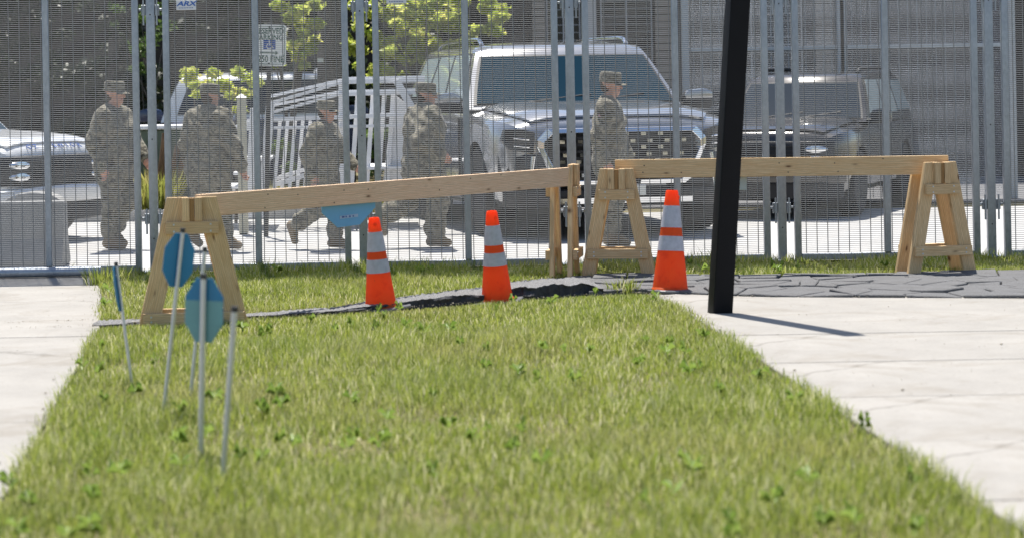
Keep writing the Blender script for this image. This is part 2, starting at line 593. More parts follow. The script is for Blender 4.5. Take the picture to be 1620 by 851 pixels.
# driveway slabs with open joints
def slab_rows(name, poly, z, t, mat, ys, pre):
    st = bpy.data.objects.new(name, None)
    return st
def clip_poly(poly, y0, y1):
    def half(P, f, inter):
        out = []
        for i in range(len(P)):
            a, b = P[i], P[(i + 1) % len(P)]
            fa, fb = f(a), f(b)
            if fa >= 0: out.append(a)
            if (fa >= 0) != (fb >= 0):
                k = fa / (fa - fb)
                out.append((a[0] + k * (b[0] - a[0]), a[1] + k * (b[1] - a[1])))
        return out
    P = half(poly, lambda p: p[1] - y0, None)
    P = half(P, lambda p: y1 - p[1], None) if P else P
    return P
def paved(name, poly, cuts, z, mat):
    root = bpy.data.objects.new(name, None)
    COL.objects.link(root)
    root['kind'] = 'structure'
    root.location = (poly[0][0], poly[0][1], 0)
    for a, b in zip(cuts[:-1], cuts[1:]):
        P = clip_poly(poly, a + 0.004, b - 0.004)
        if len(P) < 3: continue
        cx = sum(p[0] for p in P) / len(P)
        cy = sum(p[1] for p in P) / len(P)
        mb = MB().prism([(p[0] - cx, p[1] - cy) for p in P], -0.12, 0, 'z')
        mb.build('slab', mat, root, Matrix.Translation((cx - poly[0][0], cy - poly[0][1], z + random.uniform(-0.003, 0.003))), bevel=0.006)
    return root
paved('driveway', drive, [4, 6.9, 9.8, 12.7, 15.6, 18.3, 21.1], 0.0, MT['walk'])
# sidewalk on the right, its lawn edge running towards the viewer
sw_top_l = gxy(1032, 464)
walk_poly = [sw_top_l, (9.0, gxy(1200, 471)[1]), (9.0, 4.0), (2.45, 4.0), gxy(1122, 516)]
paved('sidewalk', walk_poly, [4.0, 5.9, 7.4, 8.9, 10.4, 11.9, 13.4, 14.9, 16.35, 18.8], 0.004, MT['walk'])

# asphalt path crossing the lawn
far_e = [(-40, 512), (140, 507), (300, 501), (400, 496), (520, 487), (640, 470), (760, 455), (830, 444), (900, 440), (1010, 437), (1200, 437), (1640, 430)]
near_e = [(-40, 522), (140, 516), (300, 506), (400, 501), (520, 496), (640, 487), (760, 478), (830, 473), (900, 468), (1000, 463), (1030, 463), (1200, 470), (1640, 472)]
farw = [gxy(*p) for p in far_e]
nearw = [gxy(*p) for p in near_e]
path_poly = farw[1:] + nearw[:0:-1]
def path_strip():
    """worn asphalt path, heaved into a low broken bank towards the viewer"""
    n = 260
    xs = np.linspace(gxy(150, 512)[0], 1.80, n)
    fx, fy = np.array([p[0] for p in farw]), np.array([p[1] for p in farw])
    nx, ny = np.array([p[0] for p in nearw]), np.array([p[1] for p in nearw])
    o1, o2 = np.argsort(fx), np.argsort(nx)
    hx = np.array([gxy(p, 480)[0] for p in (150, 420, 520, 600, 700, 780, 860, 930, 985)])
    hz = np.array([0.004, 0.008, 0.018, 0.036, 0.058, 0.072, 0.095, 0.095, 0.03])
    rg = np.random.default_rng(5)
    yf = np.interp(xs, fx[o1], fy[o1])
    yn = np.interp(xs, nx[o2], ny[o2])
    rows, lip = [], []
    sm_ = lambda: np.convolve(rg.normal(0, 1, n + 16), np.ones(9) / 9, 'same')[8:-8] * 3
    N_ = [sm_() for _ in range(6)]
    for i, x in enumerate(xs):
        h = np.interp(x, hx, hz) * (1 + 0.08 * math.sin(x * 6) + 0.10 * N_[0][i])
        j = lambda s_: rg.normal(0, s_)
        y0 = yn[i] + 0.014 * math.sin(x * 5) + .016 * N_[1][i]
        w = yf[i] - yn[i]
        face = h * (0.16 + 0.10 * math.sin(x * 4.3))          # how far the bank leans back
        lip.append([(x, y0, -.02), (x, y0 + face * .35 + .012 * N_[2][i], h * .35 + .006 * N_[3][i]), (x, y0 + face * .75 + .010 * N_[4][i], h * .78 + .006 * N_[5][i]), (x, y0 + face, h)])
        row = [(x, y0 + face, h)]
        for q in (.12, .25, .4, .55, .7, .85, 1.0):
            yy = y0 + face + (w - face) * q
            row.append((x, yy + j(.006), h * (1 - q ** 1.6) + .006 + j(.004) - (.02 if q == 1 else 0)))
        rows.append(row)
    o = MB().grid(rows).build('asphalt_path', MT['asphalt'], sm=60)
    o['kind'] = 'structure'
    if sum(p.normal.z for p in o.data.polygons) < 0:
        o.data.flip_normals()
    MB().grid(lip).build('broken_edge', MT['fresh'], o, sm=25)
    # cracked slabs to the right: irregular cells
    X0, X1 = 1.66, 8.8
    pts = []
    for x in np.arange(X0 + .1, X1, .22):
        a, b = np.interp(x, nx[o2], ny[o2]), np.interp(x, fx[o1], fy[o1])
        for q in (.14, .38, .62, .87):
            pts.append((x + rg.uniform(-.12, .12), a + (b - a) * (q + rg.uniform(-.14, .14))))
    pts = np.array(pts)
    MB().add([(X0, np.interp(X0, nx[o2], ny[o2]), 0)] + [(x, np.interp(x, nx[o2], ny[o2]), 0) for x in np.linspace(X0 + .1, X1, 20)] + [(x, np.interp(x, fx[o1], fy[o1]), 0) for x in np.linspace(X1, X0, 20)],
             [tuple(range(41))]).build('crack_bed', MT['fresh'], o, Matrix.Translation((0, 0, -.008)))
    for k, p in enumerate(pts):
        poly = []
        a0, a1 = max(X0, p[0] - .6), min(X1, p[0] + .6)
        lo = [(x, np.interp(x, nx[o2], ny[o2])) for x in np.linspace(a0, a1, 7)]
        hi = [(x, np.interp(x, fx[o1], fy[o1])) for x in np.linspace(a1, a0, 7)]
        poly = lo + hi
        for m, q in enumerate(pts):
            if m == k: continue
            d = q - p
            if d @ d > 1.0: continue
            mid = (p + q) / 2
            out = []
            for i in range(len(poly)):
                A, B = np.array(poly[i]), np.array(poly[(i + 1) % len(poly)])
                fa, fb = (mid - A) @ d, (mid - B) @ d
                if fa >= 0: out.append(tuple(A))
                if (fa >= 0) != (fb >= 0):
                    out.append(tuple(A + (B - A) * fa / (fa - fb)))
            poly = out
            if len(poly) < 3: break
        if len(poly) < 3: continue
        c = np.mean(poly, 0)
        sh = 1 - rg.uniform(.02, .06)
        P = []
        for i in range(len(poly)):
            A, B = np.array(poly[i]), np.array(poly[(i + 1) % len(poly)])
            if np.linalg.norm(A - B) < .012: continue
            P.append((A - c) * sh)
            if np.linalg.norm(A - B) > .12:
                P.append(((A + B) / 2 - c) * sh * rg.uniform(.93, 1.02))
        if len(P) < 3: continue
        M = Matrix.Translation((c[0], c[1], .024 + rg.uniform(-.010, .010))) @ Matrix.Rotation(R(rg.uniform(-2.5, 2)), 4, 'X') @ Matrix.Rotation(R(rg.uniform(-2, 2)), 4, 'Y')
        MB().prism([tuple(v) for v in P], -.07, 0.0, 'z').build('asphalt_piece', MT['asphalt2'], o, M, bevel=0.007)
    return o
path_strip()

# lawn sheets lie under the blades
def inside(poly, X, Y):
    c = np.zeros(len(X), bool)
    n = len(poly)
    for i in range(n):
        x0, y0 = poly[i]
        x1, y1 = poly[(i + 1) % n]
        if y0 == y1: continue
        t = ((y0 > Y) != (y1 > Y)) & (X < (x1 - x0) * (Y - y0) / (y1 - y0) + x0)
        c ^= t
    return c

def grass(name, label, ylo, yhi, dens, hmin, hmax, wid, seed):
    g = np.random.default_rng(seed)
    xlo, xhi = -3.6, 7.2
    n = int((xhi - xlo) * (yhi - ylo) * dens)
    X = g.uniform(xlo, xhi, n)
    Y = g.uniform(ylo, yhi, n)
    half_l = (-660 / FPX) * Y
    half_r = (1090 / FPX) * Y
    keep = (X > half_l) & (X < half_r)
    for P, m in ((drive, 0), (walk_poly, 0), (path_poly, 0)):
        jx = g.normal(0, 0.025, n)
        keep &= ~inside(P, X + jx, Y + g.normal(0, 0.02, n))
    # patchiness
    pn = np.sin(X * 2.1 + 1.3 * np.sin(Y * 1.7)) * np.sin(Y * 2.6 + 1.1 * np.sin(X * 1.9)) + 0.6 * np.sin(X * 5.3 + Y * 4.1) * np.sin(Y * 6.7 - X * 2.2)
    keep &= g.random(n) < np.clip(0.82 + 0.34 * pn, 0.16, 1)
    X, Y, pn = X[keep], Y[keep], pn[keep]
    n = len(X)
    h = (hmin + (hmax - hmin) * g.random(n) ** 1.6) * (1 + 0.28 * pn)
    o2 = np.argsort([p[0] for p in nearw])
    yn = np.interp(X, np.array([p[0] for p in nearw])[o2], np.array([p[1] for p in nearw])[o2])
    gap = yn - Y
    h = np.where((gap > -0.05) & (gap < 0.7), h * (0.30 + 0.70 * np.clip(gap / 0.7, 0, 1)), h)
    h = np.where(Y > 20.55, h * (1 + 0.9 * np.clip((Y - 20.55) / .4, 0, 1)), h)
    a = g.uniform(0, 2 * np.pi, n)
    lean = g.uniform(0.1, 0.95, n) * h
    w = wid * g.uniform(0.6, 1.4, n)
    dx, dy = np.cos(a), np.sin(a)
    sx, sy = -dy, dx
    B = np.stack([X, Y, np.full(n, -0.02)], 1)
    V = np.empty((n, 5, 3))
    side = np.stack([sx * w, sy * w, np.zeros(n)], 1)
    mid = B + np.stack([dx * lean * .35, dy * lean * .35, h * .6], 1)
    tip = B + np.stack([dx * lean, dy * lean, h], 1)
    V[:, 0] = B - side
    V[:, 1] = B + side
    V[:, 2] = mid + side * .75
    V[:, 3] = mid - side * .75
    V[:, 4] = tip
    k = np.arange(n)[:, None] * 5
    F = np.concatenate([k + [0, 1, 2], k + [0, 2, 3], k + [3, 2, 4]], 0)
    me = raw_mesh(name, V.reshape(-1, 3), F)
    o = link(name, me, MT['grass'])
    return props(o, label, 'grass', kind='stuff')

grass('grass', 'short sunlit green lawn grass along the fence', 15.6, 20.98, 4600, 0.028, 0.082, 0.0036, 3)
grass('grass', 'soft blurred lawn grass in the foreground', 6.0, 15.6, 5200, 0.03, 0.10, 0.0028, 4)

def weeds():
    """broad leaved weeds and clover scattered through the lawn"""
    g = np.random.default_rng(21)
    V, F = [], []
    n = 0
    while n < 120:
        y = g.uniform(8, 20.8)
        x = g.uniform(-.18 * y, .30 * y)
        if any(inside(P, np.array([x]), np.array([y]))[0] for P in (drive, walk_poly, path_poly)): continue
        if math.sin(x * 1.7 + 2) * math.sin(y * 1.3) < g.uniform(-.6, .5): continue
        n += 1
        R0 = g.uniform(.025, .065)
        for q in range(g.integers(5, 11)):
            a = g.uniform(0, 6.28)
            d = np.array([math.cos(a), math.sin(a), 0])
            s_ = np.array([-d[1], d[0], 0]) * R0 * .22
            c = np.array([x, y, .02 + g.uniform(0, .04)])
            z1, z2 = g.uniform(.02, .06), g.uniform(.0, .05)
            k = len(V)
            V += [c, c + d * R0 * .5 + s_ + [0, 0, z1], c + d * R0 + [0, 0, z2], c + d * R0 * .5 - s_ + [0, 0, z1]]
            F += [(k, k + 1, k + 2), (k, k + 2, k + 3)]
    o = link('lawn_weeds', raw_mesh('lawn_weeds', np.array(V), np.array(F)), MT['weed'])
    props(o, 'broad leaved weeds scattered through the lawn', 'weeds', kind='stuff')
weeds()

def tuft(px, py, n, h, spread, seed, mat='grass', name='weed_tuft', label='', cat='weed', root=None, wf=1.0):
    g = np.random.default_rng(seed)
    c = ground(px, py)
    V, F = [], []
    for i in range(n):
        a = g.uniform(0, 2 * np.pi)
        r = spread * math.sqrt(g.random())
        b = np.array([r * np.cos(a), r * np.sin(a), -0.02])
        hh = h * g.uniform(0.5, 1.0)
        a2 = a + g.normal(0, 0.7)
        le = hh * g.uniform(0.1, 0.7)
        d = np.array([np.cos(a2), np.sin(a2), 0])
        s = np.array([-d[1], d[0], 0]) * g.uniform(0.002, 0.006) * wf
        k = len(V)
        V += [b - s, b + s, b + d * le * .4 + s + [0, 0, hh * .6], b + d * le * .4 - s + [0, 0, hh * .6], b + d * le + [0, 0, hh]]
        F += [(k, k + 1, k + 2), (k, k + 2, k + 3), (k + 3, k + 2, k + 4)]
    o = link(name, raw_mesh(name, np.array(V), np.array(F)), MT[mat])
    o.location = c
    return props(o, label, cat)
tuft(168, 449, 260, 0.20, 0.20, 1, label='bushy weed tuft at the far corner of the driveway')
tuft(985, 462, 140, 0.16, 0.13, 2, label='small weed tuft at the lawn edge beside the third cone')

def grit():
    """crumbs, dry clippings and leaf bits along the paving edges"""
    g = np.random.default_rng(12)
    C = []
    def along(poly, n, s):
        for _ in range(n):
            i = g.integers(len(poly) - 1)
            a, b = np.array(poly[i]), np.array(poly[i + 1])
            p = a + (b - a) * g.random() + g.normal(0, s, 2)
            C.append(p)
    along(drive_edge, 900, .05)
    along([walk_poly[0], walk_poly[-1], walk_poly[-2]], 1200, .05)
    along([walk_poly[0], walk_poly[1]], 700, .06)
    along(nearw, 900, .05)
    along(farw, 700, .05)
    for _ in range(260):
        C.append(np.array([g.uniform(2.3, 6.5), g.uniform(8, 18)]))
    for _ in range(160):
        C.append(np.array([g.uniform(-4.5, -1.6), g.uniform(9, 20.5)]))
    C = np.array(C)
    n = len(C)
    V = np.empty((n, 6, 3))
    s = g.uniform(.0015, .005, n) * (1 + (g.random(n) < .05) * 1.2)
    o = np.array([(1, 0, 0), (-1, 0, 0), (0, 1, 0), (0, -1, 0), (0, 0, .6), (0, 0, -.6)], float)
    a = g.uniform(0, 6.28, n)
    for k in range(6):
        x, y, z = o[k]
        V[:, k, 0] = C[:, 0] + s * (x * np.cos(a) - y * np.sin(a)) * g.uniform(.7, 1.5, n)
        V[:, k, 1] = C[:, 1] + s * (x * np.sin(a) + y * np.cos(a))
        V[:, k, 2] = .010 + s * z
    t = np.array([(0, 2, 4), (2, 1, 4), (1, 3, 4), (3, 0, 4), (2, 0, 5), (1, 2, 5), (3, 1, 5), (0, 3, 5)])
    F = (np.arange(n)[:, None, None] * 6 + t[None]).reshape(-1, 3)
    ob = link('grit', raw_mesh('grit', V.reshape(-1, 3), F), MT['grit'])
    props(ob, 'fine crumbs and dry clippings scattered along the paving edges', 'grit', kind='stuff')
grit()

# ------------------------------------------------------------------ fence of steel mesh panels
PW = 2.0
FX0 = -0.174
HF = 3.45
TW = 0.062
def fence_wires(w, h, pitch=0.0184, r=0.0027):
    n = int(h / pitch)
    V, F = [], []
    ang = np.array([0.25, 1.25, 2.25, 3.25, 4.25, 5.25]) * np.pi / 3
    for i in range(n):
        z = (i + 0.5) * pitch
        for x in (0, w):
            for a in ang:
                V.append((x, -r * 2 + r * math.cos(a), z + r * math.sin(a)))
        b = i * 12
        for j in range(6):
            k = (j + 1) % 6
            F.append((b + j, b + k, b + 6 + k, b + 6 + j))
    me = raw_mesh('wire_mesh', np.array(V), np.array(F))
    smooth(me, 80)
    return me
PIN = 0.147                 # tube centre from post centre
pw_in = PW - 2 * PIN - TW   # clear width between the tubes
wires_me = fence_wires(pw_in, HF - 0.14)
wires_me.materials.append(MT['wire'])
vw_me = MB().tube([(0, 0, 0), (0, 0, HF - 0.14)], 0.0042, 6, False).mesh('vertical_wire', sm=80)
vw_me.materials.append(MT['wire'])
tube_me = MB().box((-TW / 2, -TW / 2, 0), (TW / 2, TW / 2, HF)).mesh('frame_tube', bevel=0.008, seg=2, sm=40)
tube_me.materials.append(MT['galv'])
rail_me = MB().box((-pw_in / 2 + 0.001, -TW / 2 + 0.004, -TW / 2), (pw_in / 2 - 0.001, TW / 2 - 0.004, TW / 2)).mesh('rail', bevel=0.006, sm=40)
rail_me.materials.append(MT['galv'])

def text_mesh(txt, size, extr=0.0015, shear=0.0, bold=0.0):
    cu = bpy.data.curves.new('lettering', 'FONT')
    cu.body = txt
    cu.size = size
    cu.extrude = extr
    cu.shear = shear
    cu.offset = bold
    cu.align_x = 'CENTER'
    cu.align_y = 'CENTER'
    cu.resolution_u = 3
    ob = bpy.data.objects.new('tmp', cu)
    COL.objects.link(ob)
    dg = bpy.context.evaluated_depsgraph_get()
    me = bpy.data.meshes.new_from_object(ob.evaluated_get(dg))
    bpy.data.objects.remove(ob)
    bpy.data.curves.remove(cu)
    return me
FRONT = Matrix.Rotation(R(90), 4, 'X')      # text lying in XY turned to face -Y

fence_root = empty('fence', (FX0, YF, 0), 0, 'galvanised steel mesh fence across the whole scene behind the cones', 'fence')
def fence_panel(k, y, z0, label, group, tag=None, wires=True):
    x0 = FX0 + PW * k + PIN            # left tube centre
    x1 = FX0 + PW * (k + 1) - PIN
    xm = (x0 + x1) / 2
    rt = empty('mesh_panel', (xm - FX0, y - YF, z0), 0, label)
    rt.parent = fence_root
    for x in (x0, x1):
        link('frame_tube', tube_me, None, rt, Matrix.Translation((x - xm, 0, 0)))
    for z in (TW / 2 + 0.004, HF - TW / 2 - 0.004):
        link('frame_rail', rail_me, None, rt, Matrix.Translation((0, 0, z)))
    mid = MB().box((-TW / 2, -TW / 2 - 0.002, TW + 0.006), (TW / 2, TW / 2 - 0.012, HF - TW - 0.006))
    mid.build('centre_tube', MT['galv'], rt, Matrix.Translation((0, -0.006, 0)), bevel=0.006, sm=40)
    w = link('wire_mesh', wires_me, None, rt, Matrix.Translation((-pw_in / 2, 0.012, 0.07)))
    w['kind'] = 'stuff'
    n = 16
    for i in range(1, n + 1):
        x = -pw_in / 2 + pw_in * (i - 0.5) / n
        if abs(x) < TW / 2: continue
        link('vertical_wire', vw_me, None, rt, Matrix.Translation((x, 0.016, 0.07)))
    if tag:
        tx, tz = tag[0] - xm, tag[2] - z0
        pl = MB().prism([(-.095, -.045), (.095, -.045), (.095, .045), (-.095, .045)], -0.003, 0.003, 'y').build(
            'name_plate', MT['tagwhite'], rt, Matrix.Translation((tx, -0.03, tz)), bevel=0.0015)
        pl['label'] = 'white plate lettered in blue'
        link('lettering', text_mesh('ARX', 0.085, 0.001, 0.25, 0.0025), MT['tagblue'], rt,
             Matrix.Translation((tx, -0.0345, tz + 0.012)) @ FRONT @ Matrix.Diagonal((1.05, 0.72, 1, 1)))
        for i in range(9):
            MB().box((-.07 + i * .0155, -.0040, -.030), (-.07 + i * .0155 + .010, -.0032, -.023)).build('small_mark', MT['signblue'], rt, Matrix.Translation((tx, -0.03, tz)))
    return rt

PL = {-2: ('steel mesh fence panel in front of the white car, standing on the driveway', None),
      -1: ('mesh panel with a blue lettered plate at its top left', at(295, 9, YF)),
      0: ('mesh panel with a blue lettered plate cut by the top edge', at(627, -1, YF)),
      1: ('steel mesh fence panel crossed by the leaning black pole', None),
      2: ('steel mesh fence panel right of the leaning black pole', None),
      3: ('steel mesh fence panel at the far right end of the fence', None)}
for k, (lab, tg) in PL.items():
    fence_panel(k, YF, 0.0 if k != -2 else -0.0, lab, 'mesh panels of the near fence', tg)

PLAB = {-2: 'galvanised fence post left of the white car', -1: 'galvanised fence post just left of the left wooden trestle', 0: 'galvanised fence post behind the leftmost cone',
        1: 'galvanised fence post behind the two wooden trestles that stand together', 2: 'galvanised fence post right of the leaning black pole', 3: 'galvanised fence post near the right edge of the scene'}
for k, lab in PLAB.items():
    rt = empty('fence_post', (PW * k, 0.02, 0), 0, lab)
    rt.parent = fence_root
    MB().box((-0.041, -0.03, -0.02), (0.041, 0.03, HF + 0.05)).build('upright', MT['galv'], rt, bevel=0.008, seg=2, sm=40)
    MB().box((-0.11, -0.11, 0.0), (0.11, 0.11, 0.012)).build('base_plate', MT['galv'], rt)
    for z in (at(573, 10, YF).z, at(573, 340, YF).z):
        for s in (-1, 1):
            br = MB()
            br.box((min(s * 0.0425, s * 0.085), -0.024, z - 0.055), (max(s * 0.0425, s * 0.085), 0.024, z + 0.045))
            br.box((min(s * 0.0855, s * 0.112), -0.016, z - 0.012), (max(s * 0.0855, s * 0.112), 0.016, z + 0.012))
            b_ = br.build('hinge_bracket', MT['galv'], rt, bevel=0.004)
            MB().tube([(s * 0.064, -0.034, z - 0.15), (s * 0.064, -0.034, z + 0.09)], 0.009, 8).build('hinge_pin', MT['galv'], rt, sm=50)
    for z in (at(573, 18, YF).z, at(573, 215, YF).z, at(573, 372, YF).z):
        MB().tube([(0, -0.0312, z), (0, -0.0295, z)], 0.0075, 10).build('bolt_hole', MT['rubber'], rt)

# tube laid in for the strip of fence shadow on the driveway
MB().tube([(-8.0, YF - 0.42, 0.05), (ground(150, 444).x, YF - 0.40, 0.05)], 0.045, 14).build('fence_shadow_tube', MT['galv'], sm=60)
props(bpy.data.objects['fence_shadow_tube'], 'galvanised tube standing in for the fence shadow on the driveway', 'pipe')

# ------------------------------------------------------------------ timber barriers
def board(name, p0, p1, w, t, parent, mat='wood', up=(0, 0, 1), bevel=0.004):
    """plank from p0 to p1; w across in the plane of 'up', t thick"""
    p0, p1 = Vector(p0), Vector(p1)
    L = (p1 - p0).length
    x = (p1 - p0).normalized()
    u = Vector(up)
    z = (u - x * u.dot(x)).normalized()
    y = z.cross(x)
    M = Matrix(((x.x, y.x, z.x, p0.x), (x.y, y.y, z.y, p0.y), (x.z, y.z, z.z, p0.z), (0, 0, 0, 1)))
    return MB().box((0, -t / 2, -w / 2), (L, t / 2, w / 2)).build(name, MT[mat], parent, M, bevel=bevel, seg=2)

def leg_board(name, pt, pb, w, t, parent, mat='wood'):
    """slanted leg with horizontally cut ends, in the local XZ plane; w measured along x"""
    (xt, y, zt), (xb, yb, zb) = pt, pb
    dx, dz = xt - xb, zt - zb
    L = math.hypot(dx, dz)
    # local frame: x along the leg
    ex = Vector((dx / L, 0, dz / L))
    ez = Vector((-dz / L, 0, dx / L))
    ey = ez.cross(ex)
    M = Matrix(((ex.x, ey.x, ez.x, xb), (ex.y, ey.y, ez.y, y), (ex.z, ey.z, ez.z, zb), (0, 0, 0, 1)))
    Mi = M.inverted()
    poly = [(xb - w / 2, zb), (xb + w / 2, zb), (xt + w / 2, zt), (xt - w / 2, zt)]
    pts = []
    for s in (-t / 2, t / 2):
        for px_, pz_ in poly:
            pts.append(Mi @ Vector((px_, y + s, pz_)))
    mb = MB().add(pts, [(0, 1, 2, 3), (7, 6, 5, 4), (0, 4, 5, 1), (1, 5, 6, 2), (2, 6, 7, 3), (3, 7, 4, 0)])
    return mb.build(name, MT[mat], parent, M, bevel=0.004, seg=2)

def screw(parent, x, y, z):
    MB().tube([(x, y, z), (x, y + 0.004, z)], 0.0075, 8).build('screw_head', MT['alu'], parent)

def trestle(loc, rz, h, spread, tie, label, top=0.17, deep=0.30, lw=0.14, rear=True):
    rt = empty('wooden_trestle', loc, rz, label, 'trestle', 'wooden trestles of the barriers')
    t = 0.04
    for yy, nm in ((-deep / 2, 0), (deep / 2, 1)) if rear else ((-deep / 2, 0),):
        for s in (-1, 1):
            leg_board('leg', (s * top / 2 + s * lw * .32, yy, h - (0 if nm == 0 else 0.05)), (s * (spread / 2 - lw / 2), yy, 0), lw, t, rt)
        off = -1 if nm == 0 else 1
        yb = yy + off * (t / 2 + 0.021)
        zt = h * 0.76
        hw = top / 2 + lw * .5 + 0.10 * spread * 0.75
        b1 = board('tie_board', (-hw, yb, zt), (hw, yb, zt), 0.09, 0.04, rt)
        zb = tie
        hb = spread / 2 - 0.02 - zb * 0.2
        b2 = board('tie_board', (-hb, yb, zb), (hb, yb, zb), 0.085, 0.04, rt)
        if nm == 0:
            for s in (-1, 1):
                for dz in (-0.025, 0.025):
                    screw(rt, s * (hw - 0.06), yb - 0.0245, zt + dz)
                    screw(rt, s * (hb - 0.06), yb - 0.0245, zb + dz * .7)
            for s in (-1, 1):
                board('cleat', (s * 0.047, yb + 0.0, h * 0.76 + 0.048), (s * 0.047, yb + 0.0, h - 0.002), 0.055, 0.038, rt, up=(1, 0, 0))
    board('centre_block', (0, -deep / 2 - 0.015, h * 0.76 + 0.03), (0, -deep / 2 - 0.015, h - 0.006), 0.036, 0.06, rt, 'wood_dark', up=(1, 0, 0))
    return rt

T1 = ground(306, 509)
T2 = ground(896, 438)
T3 = ground(979, 436)
trestle(T1, R(6), at(292, 311, T1.y).z, 0.80, 0.045, 'wooden trestle holding the left end of the long beam, behind the blue octagon sign', top=0.12, deep=0.26, lw=0.15)
trestle(T2 + Vector((0.0, 0.15, 0)), R(78), 1.0, 0.62, 0.20, 'wooden trestle seen edge-on at the right end of the long beam', top=0.10, deep=0.16, lw=0.11)
trestle(T3, R(-9), 0.96, 0.66, 0.205, 'wooden trestle standing open beside the rightmost cone', top=0.10, deep=0.22, lw=0.12)
T4 = ground(1480, 432)
trestle(T4, R(14), 0.98, 0.66, 0.205, 'wooden trestle at the right end of the short level beam', top=0.10, deep=0.22, lw=0.12)

def beam(name, a, b, w, t, label, mat='wood_pink'):
    a, b = Vector(a), Vector(b)
    rt = empty(name, ((a.x + b.x) / 2, (a.y + b.y) / 2, min(a.z, b.z)), 0, label, 'beam', 'beams of the wooden barriers')
    o = Vector(rt.location)
    pl = board('plank', a - o, b - o, w, t, rt, mat, bevel=0.003)
    L = (b - a).length
    g = np.random.default_rng(int(L * 100))
    x = 0.25
    while x < L - 0.1:
        for dz in (-0.25, 0.28):
            if g.random() < 0.6:
                q = (x + g.uniform(-.1, .1), -t / 2 - 0.0015, w * (dz + g.uniform(-.12, .12)))
                MB().tube([q, (q[0], q[1] + 0.004, q[2])], 0.006, 7).build('nail', MT['rubber'], pl)
        x += 0.42
    return rt, pl
bw1 = 0.165
A1 = at(312, 326, T1.y + 0.02)
B1 = at(899, 280, T2.y + 0.02)
beam1, plank1 = beam('barrier_beam', A1, B1, bw1, 0.05, 'long slanting wooden beam over the two leftmost cones')
A2 = at(973, 268, T3.y - 0.03)
B2 = at(1500, 261, T4.y - 0.02)
beam2, plank2 = beam('barrier_beam', A2, B2, 0.165, 0.05, 'level wooden beam passing behind the leaning black pole', 'wood')

# half octagon blue sheet under the long beam
def pt_on(a, b, px):
    lo, hi = 0.0, 1.0
    for _ in range(40):
        m = (lo + hi) / 2
        p = a + (b - a) * m
        if proj(p)[0] < px: lo = m
        else: hi = m
    return a + (b - a) * lo
def proj(p):
    x, z, y = p.x / p.y, (p.z - HC) / p.y, p.y
    u, v = x * cr - z * sr, x * sr + z * cr
    return (PX0 + FPX * u, PY0 - FPX * v)
pS = pt_on(A1, B1, 556)
dirb = (B1 - A1).normalized()
sc = pS.y / FPX
rz1 = math.atan2(dirb.y, dirb.x)
fs = 1 / math.cos(rz1)
q = empty('blue_sign', (pS.x, pS.y, pS.z), rz1, 'light blue half octagon sign hanging under the long beam', 'sign')
hw_ = 42 * sc * fs
prof = [(-hw_, -0.02), (hw_, 0.0), (hw_, -0.095), (hw_ * .42, -0.225), (-hw_ * .42, -0.235), (-hw_ * .98, -0.11)]
MB().prism(prof, -0.004, 0.004, 'y').build('sign_face', MT['skyblue'], q, Matrix.Translation((0, 0.034, -0.03)), bevel=0.002)
sl = MB().prism([(-.09 * 1, -.012), (.12, -.006), (.12, .018), (-.09, .012)], -0.002, 0.002, 'y').build('label_strip', MT['strip'], q, Matrix.Translation((-0.02, 0.027, -0.185)))
for i, wdt in ((0, .03), (1, .014), (2, .018), (3, .012)):
    MB().box((-.07 + i * .042, -.0035, -.004), (-.07 + i * .042 + wdt, -.0022, .009)).build('small_mark', MT['signblue'], q, Matrix.Translation((-0.02, 0.027, -0.185)))
# grey plate under the level beam
pG = pt_on(A2, B2, 1156)
q = empty('grey_sign', (pG.x, pG.y, pG.z), 0, 'grey green plate hanging under the level beam behind the black pole', 'sign')
MB().box((-0.145, 0.028, -0.205), (0.145, 0.036, 0.0)).build('plate', MT['greyplate'], q, bevel=0.004)
for s in (-1, 1):
    MB().tube([(s * .11, 0.026, -0.03), (s * .11, 0.029, -0.03)], 0.008, 8).build('screw_head', MT['alu'], q)

# ------------------------------------------------------------------ cones
def cone(px, py, h, lean, rz, label):
    g = ground(px, py)
    rt = empty('traffic_cone', (g.x, g.y, 0.0), 0, label, 'traffic cone', 'orange cones along the barrier')
    rt.rotation_euler = (R(1.5), R(lean), rz)
    rb, rtp = 0.125 * h / 0.705, 0.042 * h / 0.705
    rr = lambda f: rb + (rtp - rb) * f        # f from base 0 to top 1
    body = [(rb + 0.012, 0.012), (rb + 0.004, 0.028)]
    for i in range(13):
        f = 0.04 + 0.94 * i / 12
        body.append((rr(f), f * h))
    body += [(rr(1) - 0.004, h), (rr(1) - 0.012, h + 0.0), (rr(1) - 0.014, h - 0.05)]
    MB().lathe(body, 40).build('cone_body', MT['cone'], rt, sm=40)
    for f0, f1 in ((1 - .37, 1 - .154), (1 - .60, 1 - .455)):
        e = 0.0025
        MB().lathe([(rr(f0) + e, f0 * h), (rr(f1) + e, f1 * h), (rr(f1) - 0.004, f1 * h + 0.001), (rr(f0) - 0.004, f0 * h - 0.001)], 40).build('reflective_collar', MT['reflect'], rt, sm=40)
    w = 0.185 * h / 0.705
    poly = [(-w, -w + .04), (-w + .04, -w), (w - .04, -w), (w, -w + .04), (w, w - .04), (w - .04, w), (-w + .04, w), (-w, w - .04)]
    MB().prism(poly, -0.012, 0.012, 'z').build('base', MT['conebase'], rt, Matrix.Rotation(R(41), 4, 'Z'), bevel=0.006)
    MB().lathe([(0.012, -0.004), (0.016, 0), (0.012, 0.004)], 14).build('top_mark', MT['cone'], rt, Matrix.Translation((0.0, -rr(.93) - 0.001, h * .93)) @ Matrix.Rotation(R(90), 4, 'X'))
    return rt
cone(603, 487, 0.705, -3.8, 0.1, 'leftmost orange traffic cone, in front of the blue half octagon sign')
